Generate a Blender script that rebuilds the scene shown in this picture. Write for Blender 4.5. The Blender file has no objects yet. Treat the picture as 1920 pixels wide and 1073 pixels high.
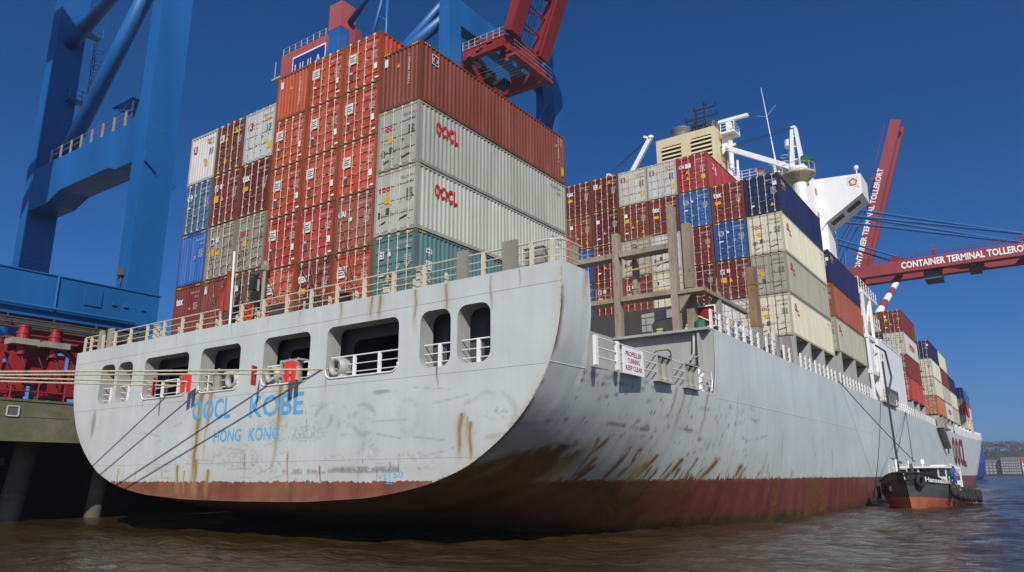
import bpy, bmesh, math, random
import numpy as np
from mathutils import Vector, Matrix
from mathutils.geometry import delaunay_2d_cdt
R = math.radians
rnd = random.Random(7)
nrs = np.random.RandomState(3)
SC = bpy.context.scene
COL = SC.collection

# ---------------------------------------------------------------- camera, sky, sun
cam_d = bpy.data.cameras.new('camera')
cam = bpy.data.objects.new('camera', cam_d); COL.objects.link(cam)
SC.camera = cam
cam_d.sensor_width = 36.0
cam_d.lens = 36.0 * 1391.3 / 1920.0
cam_d.clip_start = 0.2; cam_d.clip_end = 20000
YAW, PITCH, ROLL = R(-34.932), R(14.405), R(-0.263)
F = Vector((math.sin(YAW) * math.cos(PITCH), math.cos(YAW) * math.cos(PITCH), math.sin(PITCH)))
RV = Vector((math.cos(YAW), -math.sin(YAW), 0)); UV = RV.cross(F)
R2 = math.cos(ROLL) * RV + math.sin(ROLL) * UV
U2 = -math.sin(ROLL) * RV + math.cos(ROLL) * UV
cam.matrix_world = Matrix(((R2.x, U2.x, -F.x, 28.53), (R2.y, U2.y, -F.y, -21.47), (R2.z, U2.z, -F.z, 2.45), (0, 0, 0, 1)))

SUN_EL = R(36.0)
SUN_AZ = R(140.0)                 # compass-like angle from +Y towards +X
sun_dir = Vector((math.sin(SUN_AZ) * math.cos(SUN_EL), math.cos(SUN_AZ) * math.cos(SUN_EL), math.sin(SUN_EL)))
world = bpy.data.worlds.new('World'); SC.world = world; world.use_nodes = True
wn = world.node_tree.nodes; wl = world.node_tree.links
bg = wn['Background']
sky = wn.new('ShaderNodeTexSky'); sky.sky_type = 'NISHITA'; sky.sun_disc = False
sky.sun_elevation = SUN_EL; sky.sun_rotation = SUN_AZ
sky.air_density = 0.6; sky.dust_density = 1.5; sky.ozone_density = 10.0; sky.altitude = 0
hsn = wn.new('ShaderNodeHueSaturation'); hsn.inputs['Saturation'].default_value = 1.17; wl.new(sky.outputs[0], hsn.inputs['Color'])
wl.new(hsn.outputs[0], bg.inputs[0]); bg.inputs[1].default_value = 0.1
sl = bpy.data.lights.new('sun', 'SUN'); sl.energy = 4.7; sl.angle = R(0.53); sl.color = (1.0, 0.94, 0.85)
so = bpy.data.objects.new('sun', sl); COL.objects.link(so)
so.rotation_euler = sun_dir.to_track_quat('Z', 'Y').to_euler(); so.location = (80, -80, 90)
SC.view_settings.view_transform = 'Standard'; SC.view_settings.look = 'None'
SC.view_settings.exposure = 0.0; SC.view_settings.gamma = 1.0

# ---------------------------------------------------------------- helpers
def link(o, parent=None):
    COL.objects.link(o)
    if parent is not None: o.parent = parent
    return o
def thing(name, label, cat, loc=(0, 0, 0), group=None, rz=0):
    o = bpy.data.objects.new(name, None); COL.objects.link(o)
    o.location = loc; o.rotation_euler = (0, 0, rz); o.empty_display_size = 0.5
    o['label'] = label; o['category'] = cat
    if group: o['group'] = group
    return o
def tag(o, label, cat, group=None):
    o['label'] = label; o['category'] = cat
    if group: o['group'] = group
    return o
class MB:
    def __init__(s): s.v = []; s.f = []; s.smooth = False
    def add(s, vs, fs):
        n = len(s.v); s.v += [tuple(v) for v in vs]; s.f += [tuple(i + n for i in f) for f in fs]; return s
    def box(s, x0, x1, y0, y1, z0, z1):
        vs = [(x0,y0,z0),(x1,y0,z0),(x1,y1,z0),(x0,y1,z0),(x0,y0,z1),(x1,y0,z1),(x1,y1,z1),(x0,y1,z1)]
        return s.add(vs, [(0,3,2,1),(4,5,6,7),(0,1,5,4),(1,2,6,5),(2,3,7,6),(3,0,4,7)])
    def bar(s, a, b, w, h=None, up=(0, 0, 1)):
        a = Vector(a); b = Vector(b); d = (b - a).normalized(); up = Vector(up)
        if abs(d.dot(up)) > .98: up = Vector((0, 1, 0))
        sx = d.cross(up).normalized(); sz = sx.cross(d); h = w if h is None else h
        vs = []
        for p in (a, b):
            for i, j in ((-1,-1),(1,-1),(1,1),(-1,1)): vs.append(p + sx * (i * w / 2) + sz * (j * h / 2))
        return s.add(vs, [(0,3,2,1),(4,5,6,7),(0,1,5,4),(1,2,6,5),(2,3,7,6),(3,0,4,7)])
    def tube(s, pts, r, n=8, caps=True):
        pts = [Vector(p) for p in pts]; m = len(pts); rs = r if isinstance(r, (list, tuple)) else [r] * m
        vs = []; fs = []; up = None
        for i, p in enumerate(pts):
            d = (pts[min(i + 1, m - 1)] - pts[max(i - 1, 0)]).normalized()
            if up is None or abs(d.dot(up)) > .95: up = Vector((0,0,1)) if abs(d.z) < .9 else Vector((1,0,0))
            sx = d.cross(up).normalized(); sy = sx.cross(d)
            for k in range(n):
                a = 2 * math.pi * k / n; vs.append(p + (sx * math.cos(a) + sy * math.sin(a)) * rs[i])
        for i in range(m - 1):
            for k in range(n):
                k2 = (k + 1) % n; fs.append((i*n+k, (i+1)*n+k, (i+1)*n+k2, i*n+k2))
        if caps: fs.append(tuple(range(n))); fs.append(tuple((m-1)*n + k for k in reversed(range(n))))
        return s.add(vs, fs)
    def prism(s, poly, axis, a, b):
        """poly: 2D outline; axis 0: (y,z), 1: (x,z), 2: (x,y)"""
        def P(p, t): return {0: (t, p[0], p[1]), 1: (p[0], t, p[1]), 2: (p[0], p[1], t)}[axis]
        n = len(poly); vs = [P(p, a) for p in poly] + [P(p, b) for p in poly]
        fs = [tuple(range(n)), tuple(range(2*n-1, n-1, -1))] + [(i, i+n, (i+1)%n+n, (i+1)%n) for i in range(n)]
        return s.add(vs, fs)
    def lathe(s, prof, c, n=16):
        vs = []; fs = []
        for r, z in prof:
            for k in range(n): a = 2*math.pi*k/n; vs.append((c[0]+r*math.cos(a), c[1]+r*math.sin(a), c[2]+z))
        for i in range(len(prof)-1):
            for k in range(n): k2=(k+1)%n; fs.append((i*n+k, i*n+k2, (i+1)*n+k2, (i+1)*n+k))
        fs.append(tuple(reversed(range(n)))); fs.append(tuple((len(prof)-1)*n+k for k in range(n)))
        return s.add(vs, fs)
    def torus(s, c, ax, R0, r, n=20, m=8):
        ax = Vector(ax).normalized(); u = ax.orthogonal().normalized(); w = ax.cross(u); c = Vector(c); vs=[]; fs=[]
        for i in range(n):
            a = 2*math.pi*i/n; d = u*math.cos(a)+w*math.sin(a)
            for k in range(m):
                b = 2*math.pi*k/m; vs.append(c + d*(R0+r*math.cos(b)) + ax*(r*math.sin(b)))
        for i in range(n):
            for k in range(m): fs.append((i*m+k, ((i+1)%n)*m+k, ((i+1)%n)*m+(k+1)%m, i*m+(k+1)%m))
        return s.add(vs, fs)
    def text(s, txt, o, right, up, h, w=None, align='L', bold=0.0):
        V, Fc, x0, x1, hh = text_mesh(txt, bold)
        o = Vector(o); right = Vector(right); up = Vector(up); k = h / hh; kx = k if w is None else w / (x1 - x0)
        sh = 0 if align == 'L' else (-(x1-x0)*kx/2 if align == 'C' else -(x1-x0)*kx)
        return s.add([o + right*((v[0]-x0)*kx + sh) + up*(v[1]*k) for v in V], Fc)
    def mesh(s, name, smooth=None):
        me = bpy.data.meshes.new(name); me.from_pydata(s.v, [], s.f); me.update()
        if s.smooth if smooth is None else smooth:
            me.shade_smooth()
        return me
    def pieces(s, each):
        n = len(s.v); root = list(range(n))
        def find(a):
            while root[a] != a: root[a] = root[root[a]]; a = root[a]
            return a
        for f in s.f:
            r0 = find(f[0])
            for i in f[1:]: root[find(i)] = r0
        r = np.array([find(i) for i in range(n)]); ids, isl = np.unique(r, return_inverse=True); k = len(ids)
        if k == 1 or k > 700: return None
        P = np.array(s.v, float); lo = np.full((k, 3), np.inf); hi = np.full((k, 3), -np.inf); np.minimum.at(lo, isl, P); np.maximum.at(hi, isl, P)
        if each: pc = np.arange(k)
        else:
            sz = (hi-lo).max(1); g = np.maximum(0, np.maximum(lo[:, None]-hi[None], lo[None]-hi[:, None])); near = np.sqrt((g**2).sum(2)) <= np.maximum(.02, .5*np.maximum(sz[:, None], sz[None]))*.98
            pc = np.arange(k); q = True
            while q:
                m = np.where(near, pc[None], k).min(1); q = (m != pc).any(); pc = m
        u = np.unique(pc)
        if len(u) == 1 or len(u) > 100: return None
        out = []
        for c in u:
            keep = np.nonzero(pc[isl] == c)[0]; mp = {int(a): i for i, a in enumerate(keep)}; m = MB(); m.smooth = s.smooth
            m.v = [s.v[a] for a in keep]; m.f = [tuple(mp[i] for i in f) for f in s.f if f[0] in mp]; out.append(m)
        out.sort(key=lambda m: -len(m.v)); return out
    def build(s, name, mat, parent=None, smooth=None, fix=True, each=False):
        if parent is not None and not any(t in name for t in ('lettering', 'hull', 'stern_plate')):
            ps = s.pieces(each)
            if ps: return [m.build1(name, mat, parent, smooth, fix) for m in ps][0]
        return s.build1(name, mat, parent, smooth, fix)
    def build1(s, name, mat, parent=None, smooth=None, fix=True):
        me = s.mesh(name, smooth)
        if fix:
            bm = bmesh.new(); bm.from_mesh(me); bmesh.ops.recalc_face_normals(bm, faces=bm.faces); bm.to_mesh(me); bm.free()
        me.materials.append(mat)
        return link(bpy.data.objects.new(name, me), parent)
_tc = {}
def text_mesh(txt, bold=0.0):
    key = (txt, bold)
    if key in _tc: return _tc[key]
    cu = bpy.data.curves.new('t', 'FONT'); cu.body = txt; cu.size = 1; cu.resolution_u = 2; cu.offset = bold
    ob = bpy.data.objects.new('t', cu); COL.objects.link(ob)
    me = bpy.data.meshes.new_from_object(ob)
    V = [tuple(v.co) for v in me.vertices]; Fc = [tuple(p.vertices) for p in me.polygons]
    bpy.data.objects.remove(ob); bpy.data.curves.remove(cu); bpy.data.meshes.remove(me)
    if not V: V = [(0,0,0),(1,0,0),(1,1,0)]; Fc = [(0,1,2)]
    xs = [v[0] for v in V]; ys = [v[1] for v in V]; y0 = min(ys) if txt.isupper() or txt.isdigit() else 0
    V = [(v[0], v[1]-y0, 0) for v in V]
    _tc[key] = (V, Fc, min(xs), max(xs), max(0.1, max(ys)-y0)); return _tc[key]

# ---------------------------------------------------------------- materials
def newmat(name):
    m = bpy.data.materials.new(name); m.use_nodes = True
    return m, m.node_tree.nodes, m.node_tree.links, m.node_tree.nodes['Principled BSDF']
def noise(n, l, scale, detail=4, vec=None, rough=.55, dist=0):
    t = n.new('ShaderNodeTexNoise'); t.inputs['Scale'].default_value = scale; t.inputs['Detail'].default_value = detail
    t.inputs['Roughness'].default_value = rough; t.inputs['Distortion'].default_value = dist
    if vec is not None: l.new(vec, t.inputs['Vector'])
    return t.outputs['Fac']
def ramp(n, l, fac, a, b, ca=(0,0,0,1), cb=(1,1,1,1)):
    r = n.new('ShaderNodeValToRGB'); r.color_ramp.elements[0].position = a; r.color_ramp.elements[1].position = b
    r.color_ramp.elements[0].color = ca; r.color_ramp.elements[1].color = cb; l.new(fac, r.inputs[0]); return r.outputs[0]
def mixc(n, l, fac, a, b, mode='MIX'):
    x = n.new('ShaderNodeMix'); x.data_type = 'RGBA'; x.blend_type = mode
    if isinstance(fac, (int, float)): x.inputs[0].default_value = fac
    else: l.new(fac, x.inputs[0])
    for i, c in ((6, a), (7, b)):
        if isinstance(c, tuple): x.inputs[i].default_value = c if len(c) == 4 else (*c, 1)
        else: l.new(c, x.inputs[i])
    return x.outputs[2]
def math_n(n, l, op, a, b=None):
    x = n.new('ShaderNodeMath'); x.operation = op
    for i, c in ((0, a), (1, b)):
        if c is None: continue
        if isinstance(c, (int, float)): x.inputs[i].default_value = c
        else: l.new(c, x.inputs[i])
    return x.outputs[0]
def mapping(n, l, scale, kind='Object', loc=None):
    tc = n.new('ShaderNodeTexCoord'); mp = n.new('ShaderNodeMapping'); mp.inputs['Scale'].default_value = scale
    l.new(tc.outputs[kind], mp.inputs['Vector'])
    if loc is not None: l.new(loc, mp.inputs['Location'])
    return mp.outputs[0]
RUST = (.17, .065, .022)
def paint(name, col, rough=.5, var=.18, rust=0.0, sc=1.0, metal=0.0, bump=0.0, streak=True):
    m, n, l, b = newmat(name)
    v = mapping(n, l, (sc, sc, sc * (.25 if streak else 1)))
    f = noise(n, l, 1.3, 6, v)
    dk = tuple(c * (1 - var) for c in col); lt = tuple(min(1, c * (1 + var * .7)) for c in col)
    c = ramp(n, l, f, .3, .7, (*dk, 1), (*lt, 1))
    if rust > 0:
        v2 = mapping(n, l, (sc * 3, sc * 3, sc * .8))
        g = noise(n, l, 1.7, 8, v2, .65)
        mk = ramp(n, l, g, .72 - .25 * rust, .80 - .2 * rust)
        c = mixc(n, l, mk, c, RUST)
    l.new(c, b.inputs['Base Color']); b.inputs['Roughness'].default_value = rough; b.inputs['Metallic'].default_value = metal
    if bump:
        bp = n.new('ShaderNodeBump'); bp.inputs['Strength'].default_value = bump; bp.inputs['Distance'].default_value = .03
        l.new(noise(n, l, 6, 5, v), bp.inputs['Height']); l.new(bp.outputs[0], b.inputs['Normal'])
    return m
def s2l(r, g, b, k=.78):
    def f(c):
        c /= 255.; return (c / 12.92 if c <= .04045 else ((c + .055) / 1.055) ** 2.4) * k
    return (f(r), f(g), f(b))
def container_paint():
    m, n, l, b = newmat('container_paint')
    oi = n.new('ShaderNodeObjectInfo'); tc = n.new('ShaderNodeTexCoord')
    va = n.new('ShaderNodeVectorMath'); va.operation = 'SCALE'; l.new(oi.outputs['Location'], va.inputs[0]); va.inputs['Scale'].default_value = 1.37
    ad = n.new('ShaderNodeVectorMath'); ad.operation = 'ADD'; l.new(tc.outputs['Object'], ad.inputs[0]); l.new(va.outputs[0], ad.inputs[1])
    mp = n.new('ShaderNodeMapping'); mp.inputs['Scale'].default_value = (1.6, 1.6, .22); l.new(ad.outputs[0], mp.inputs['Vector'])
    f = noise(n, l, 1.0, 7, mp.outputs[0], .6)
    hs = n.new('ShaderNodeHueSaturation'); l.new(oi.outputs['Color'], hs.inputs['Color'])
    l.new(math_n(n, l, 'ADD', math_n(n, l, 'MULTIPLY', f, .75), .62), hs.inputs['Value'])
    sat = n.new('ShaderNodeMath'); sat.operation = 'MULTIPLY_ADD'; l.new(f, sat.inputs[0]); sat.inputs[1].default_value = -.35; sat.inputs[2].default_value = 1.1
    l.new(sat.outputs[0], hs.inputs['Saturation'])
    mp2 = n.new('ShaderNodeMapping'); mp2.inputs['Scale'].default_value = (5, 5, 1.6); l.new(ad.outputs[0], mp2.inputs['Vector'])
    g = noise(n, l, 1.1, 9, mp2.outputs[0], .7)
    mk = ramp(n, l, g, .64, .72)
    c = mixc(n, l, math_n(n, l, 'MULTIPLY', mk, .75), hs.outputs[0], RUST)
    l.new(c, b.inputs['Base Color']); b.inputs['Roughness'].default_value = .6; b.inputs['Specular IOR Level'].default_value = .15
    bp = n.new('ShaderNodeBump'); bp.inputs['Strength'].default_value = .25; bp.inputs['Distance'].default_value = .04
    l.new(noise(n, l, 1.2, 3, ad.outputs[0]), bp.inputs['Height']); l.new(bp.outputs[0], b.inputs['Normal'])
    return m
M = {}
M['cont'] = container_paint()
M['white_ink'] = paint('white_lettering', (.72, .72, .70), .6, .1)
M['dull_ink'] = paint('faded_white_lettering', (.50, .47, .44), .6, .2)
M['black_ink'] = paint('dark_lettering', (.09, .09, .088), .6, .2)
M['red_ink'] = paint('red_lettering', s2l(205, 40, 35), .55, .1)
M['orange_ink'] = paint('faded_red_lettering', s2l(215, 100, 70), .55, .15)
M['blue_ink'] = paint('blue_lettering', s2l(96, 172, 218, .9), .55, .2, .25, 2)
M['navy_ink'] = paint('navy_lettering', s2l(30, 40, 110), .55, .1)
M['plum_ink'] = paint('plum_lettering', s2l(130, 40, 90), .55, .1)
M['maroon_ink'] = paint('maroon_lettering', s2l(150, 42, 60), .55, .12, 0, .3)
M['yellow_ink'] = paint('yellow_sticker', s2l(235, 180, 20), .55, .1)
M['placard'] = paint('white_placard', (.66, .66, .62), .6, .12)
M['steel'] = paint('galvanised_steel', (.48, .47, .44), .45, .25, .25, 3)
M['rod'] = paint('locking_rod_paint', (.50, .44, .35), .5, .2, .2, 3)
M['dark_steel'] = paint('dark_steel', (.07, .065, .06), .5, .3, .3, 3)
M['hullgrey'] = paint('ship_grey', s2l(176, 177, 173), .5, .14, .14, .7)
M['framegrey'] = paint('frame_grey', s2l(160, 155, 142), .55, .2, .3, 1.2)
M['rustyframe'] = paint('rusty_frame_grey', s2l(158, 146, 126), .6, .28, .62, .8)
M['inner'] = paint('shaded_interior_grey', (.075, .08, .08), .55, .15, .15, 1)  # grey darkened so the colour carries the deep shade inside the openings
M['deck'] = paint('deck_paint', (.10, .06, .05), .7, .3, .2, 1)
M['rail'] = paint('cream_rail', s2l(222, 213, 185), .5, .12, .22, 4)
M['white'] = paint('white_paint', (.78, .78, .76), .42, .06, .06, .8)
M['whiterail'] = paint('white_rail', (.76, .76, .74), .45, .08, .1, 4)
M['funnel'] = paint('cream_funnel', s2l(230, 214, 172), .5, .08, .02, .5)
M['black'] = paint('black_soot', (.02, .02, .02), .55, .3)
M['darkgrey'] = paint('dark_grey', (.09, .09, .09), .55, .25)
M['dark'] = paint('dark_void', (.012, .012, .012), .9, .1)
M['cblue'] = paint('crane_blue', s2l(30, 104, 172, .76), .45, .24, .12, .22)
M['cblue_pale'] = paint('crane_blue_pale', s2l(45, 115, 180, .85), .4, .12, .05, .25)
M['cred'] = paint('crane_red', s2l(160, 46, 42, .62), .5, .15, .04, .4)
M['cred_dull'] = paint('crane_red_dull', s2l(160, 62, 66, .75), .5, .12, .04, .3)
M['bogie_red'] = paint('bogie_red', s2l(172, 40, 42, .62), .5, .3, .15, .8)
M['faded_red'] = paint('faded_red_panel', s2l(176, 86, 86, .8), .55, .12, .03, .3)
M['stripe_red'] = M['cred_dull']
M['lash'] = paint('lashing_bar_rust', (.16, .10, .06), .6, .3, .4, 3)
M['rope'] = paint('mooring_rope', s2l(196, 186, 158), .9, .25, 0, 6)
M['wire'] = paint('dark_wire', (.03, .03, .035), .6, .2)
M['guard'] = paint('red_rat_guard', s2l(222, 48, 25), .5, .1)
M['safety_orange'] = paint('safety_orange', s2l(225, 70, 30), .5, .1)
M['cone'] = M['safety_orange']
M['pale_green'] = paint('pale_green_box', s2l(200, 225, 160), .5, .12)
M['green'] = paint('green_paint', s2l(20, 110, 75), .5, .12)
M['tyre'] = paint('tyre_rubber', (.018, .018, .018), .8, .3)
M['glass'] = None
def glassm():
    m, n, l, b = newmat('window_glass'); b.inputs['Base Color'].default_value = (.02, .025, .03, 1); b.inputs['Roughness'].default_value = .06
    b.inputs['IOR'].default_value = 1.5; return m
M['glass'] = glassm()

# ---------------------------------------------------------------- water
def water_mat():
    m, n, l, b = newmat('river_water')
    b.inputs['Base Color'].default_value = (.040, .025, .010, 1)
    b.inputs['Roughness'].default_value = .07; b.inputs['IOR'].default_value = 1.33
    v = mapping(n, l, (1.0, 1.0, 1.0), 'Object')
    mp = n.new('ShaderNodeMapping'); mp.inputs['Rotation'].default_value = (0, 0, R(25)); mp.inputs['Scale'].default_value = (.55, 1.25, 1); l.new(v, mp.inputs['Vector'])
    a = noise(n, l, 1.1, 4, mp.outputs[0], .55, .4)
    c = noise(n, l, 3.6, 5, mp.outputs[0], .62, .3)
    e = noise(n, l, .28, 3, mp.outputs[0], .5, .5)
    h = math_n(n, l, 'ADD', math_n(n, l, 'ADD', math_n(n, l, 'MULTIPLY', a, .5), math_n(n, l, 'MULTIPLY', c, .30)), math_n(n, l, 'ADD', math_n(n, l, 'MULTIPLY', e, 1.7), math_n(n, l, 'MULTIPLY', noise(n, l, .05, 2, mp.outputs[0], .5, .3), 5.0)))
    bp = n.new('ShaderNodeBump'); bp.inputs['Strength'].default_value = 1.0; bp.inputs['Distance'].default_value = .30
    l.new(h, bp.inputs['Height']); l.new(bp.outputs[0], b.inputs['Normal'])
    return m
M['water'] = water_mat()
w = MB(); 
# one sheet: fine cells close to the ship, wide cells to the horizon
xs = np.concatenate([[-9000, -3000, -900, -300, -120, -60, -40], np.arange(-30, 48, .32), [56, 70, 120, 300, 900, 3000, 9000]])
ys = np.concatenate([[-3000, -900, -300, -100, -50, -30], np.arange(-21.5, 76, .32), np.arange(76.5, 836, 1.7), [900, 2000, 9000]])
nx, ny = len(xs), len(ys)
gx, gy = np.meshgrid(xs, ys)
gz = np.zeros_like(gx); wr = np.random.RandomState(4)
for k in range(64):
    L_ = .85*2**(wr.rand()*2.7); th = R(70)+wr.randn()*.75; am = .0105*L_**.8
    ph = wr.rand()*6.28; kx, ky = math.cos(th)*2*math.pi/L_, math.sin(th)*2*math.pi/L_
    u_ = gx*kx+gy*ky+ph+.6*np.sin(gx*.11+gy*.07+k); gz += am*(np.sin(u_)+.22*np.sin(2*u_))
fade = np.clip((gx+30)/4, 0, 1)*np.clip((47.5-gx)/4, 0, 1)*np.clip((gy+21.4)/2, 0, 1)*np.clip((75.5-gy)/6, 0, 1)
gz *= fade*(.55+.45*np.sin(gx*.09+1)*np.sin(gy*.06+.5))*.62
gl = np.zeros_like(gx)
for k in range(30):
    L_ = 5.5*2**(wr.rand()*1.3); th = R(75)+wr.randn()*.6; kx, ky = math.cos(th)*2*math.pi/L_, math.sin(th)*2*math.pi/L_
    gl += .0075*L_*np.sin(gx*kx+gy*ky+wr.rand()*6.28+.6*np.sin(gx*.05+gy*.03+k))
gz += gl*np.clip((gy-55)/40, 0, 1)*np.clip((834-gy)/10, 0, 1)*np.clip((gx+30)/6, 0, 1)*np.clip((47.5-gx)/4, 0, 1)*.5
w.v = [tuple(t) for t in np.stack([gx.ravel(), gy.ravel(), gz.ravel()], 1).tolist()]
w.f = [(j*nx+i, j*nx+i+1, (j+1)*nx+i+1, (j+1)*nx+i) for j in range(ny-1) for i in range(nx-1)]
wo = w.build('water', M['water'], smooth=True); wo['kind'] = 'structure'
# ---------------------------------------------------------------- ship form
YT = -1.07          # plane of the flat stern plate
ZD = 9.45           # top edge of the stern plate
BM = 16.3           # half breadth
PROF = np.array([(0, 1.47), (4, 1.50), (7.5, 1.68), (9.2, 1.9), (10.7, 2.2), (12.3, 2.73), (13.45, 3.42), (14.4, 4.15), (15.2, 5.05), (15.8, 6.15), (16.12, 7.1), (16.28, 8.2), (16.3, 9.45)])
def smooth_prof(P, n=90):
    t = np.concatenate([[0], np.cumsum(np.hypot(*np.diff(P, axis=0).T))]); u = np.linspace(0, t[-1], 400)
    X = np.interp(u, t, P[:, 0]); Z = np.interp(u, t, P[:, 1]); k = np.ones(21) / 21
    Xp = np.convolve(np.pad(X, 10, 'edge'), k, 'valid'); Zp = np.convolve(np.pad(Z, 10, 'edge'), k, 'valid')
    Xp[0] = 0; Zp[0] = P[0, 1]; Xp[-1] = P[-1, 0]; Zp[-1] = P[-1, 1]
    i = np.linspace(0, 399, n).astype(int); return np.stack([Xp[i], Zp[i]], 1)
SP = smooth_prof(PROF)
def topz(Y): return 9.35 + 1.3 * np.clip((Y - 110) / 90, 0, 1.6) ** 2
def opening_top(Y):
    if Y <= .78: return 9.45
    if Y < 1.12: return 9.45 - (Y - .78) / .34 * 3.25
    if Y <= 12.75: return 6.22
    if Y < 13.05: return 6.22 + (1 - math.sqrt(max(0, 1 - ((Y - 12.75) / .3) ** 2))) * 3.13
    return float(topz(Y))
def section(Y, n=70, full=False):
    D = np.interp(Y, [-1.07, 3, 8, 16, 30, 55, 300], [7.98, 8.8, 10.1, 12.6, 16.5, 20, 20])
    wv = np.interp(Y, [-1.07, 8, 16, 30, 55, 75, 300], [1, .97, .85, .62, .3, .12, .09])
    d = ZD - SP[:, 1]; b = BM * (SP[:, 0] / BM) ** wv
    z = ZD - d * D / 7.98
    z = np.where(d < .01, float(topz(Y)) if Y > 1 else ZD, z)
    if Y > 145:
        zc = np.clip(z, 0, 12); Yb = 240 + zc * 1.45; Ys = 150 + 3.8 * zc
        t = np.clip((Y - Ys) / (Yb - Ys), 0, 1); b = b * (1 - t ** (2.0 + .06 * zc))
    P = np.stack([b, z], 1)
    t = float(topz(Y)) if full else opening_top(Y)
    # cut at the top edge, then spread the points evenly
    keep = P[:, 1] < t - 1e-4; Q = P[keep]; xb = np.interp(t, P[:, 1], P[:, 0]); Q = np.vstack([Q, [xb, t]])
    low = Q[:, 1] > -3.2; k0 = max(0, np.argmax(low) - 1); Q = Q[k0:]
    s = np.concatenate([[0], np.cumsum(np.hypot(*np.diff(Q, axis=0).T))]); u = np.linspace(0, s[-1], n)
    return np.interp(u, s, Q[:, 0]), np.interp(u, s, Q[:, 1])
def vnoise(x, y, seed=0):
    """value noise on arrays"""
    xi = np.floor(x).astype(int); yi = np.floor(y).astype(int); xf = x - xi; yf = y - yi
    xf = xf*xf*(3-2*xf); yf = yf*yf*(3-2*yf)
    def h(a, b):
        n = (a*374761393 + b*668265263 + seed*974711) & 0x7fffffff
        n = ((n ^ (n >> 13)) * 1274126177) & 0x7fffffff
        return ((n ^ (n >> 16)) & 0xffff) / 65535.
    return (h(xi,yi)*(1-xf)+h(xi+1,yi)*xf)*(1-yf) + (h(xi,yi+1)*(1-xf)+h(xi+1,yi+1)*xf)*yf
def fbm(x, y, seed=0, o=4):
    s = 0; a = .5; t = 0
    for i in range(o): s = s + a*vnoise(x*2**i, y*2**i, seed+i); t += a; a *= .55
    return s / t
def sstep(a, b, x):
    t = np.clip((x-a)/(b-a), 0, 1); return t*t*(3-2*t)
def streaks(u, z, lst, seed=1):
    """rust runs: (u at top, z top, u at bottom, z bottom, width, strength)"""
    out = np.zeros_like(u)
    for i, (u0, z0, u1, z1, wd, st) in enumerate(lst):
        t = np.clip((z0 - z) / max(.05, z0 - z1), -1, 2)
        uc = u0 + (u1-u0)*np.clip(t, 0, 1) + .03*np.sin(z*5+i)
        ww = wd*(.55 + .6*fbm(z*2.3+i*7, u*0+i*3.1, seed))
        e = np.exp(-((u-uc)/ww)**2*1.6)
        fade = sstep(-.03, .05, t)*(1-sstep(.75, 1.15, t))*(1-.35*np.clip(t, 0, 1))
        out = np.maximum(out, st*e*fade*(.65+.6*fbm(u*9+i, z*1.6, seed+5)))
    return out
def set_attr(me, arr):
    at = me.color_attributes.new('stain_and_shade', 'FLOAT_COLOR', 'POINT')
    a4 = np.ones((len(arr), 4), dtype=np.float32); a4[:, :3] = arr; at.data.foreach_set('color', a4.ravel())
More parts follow.
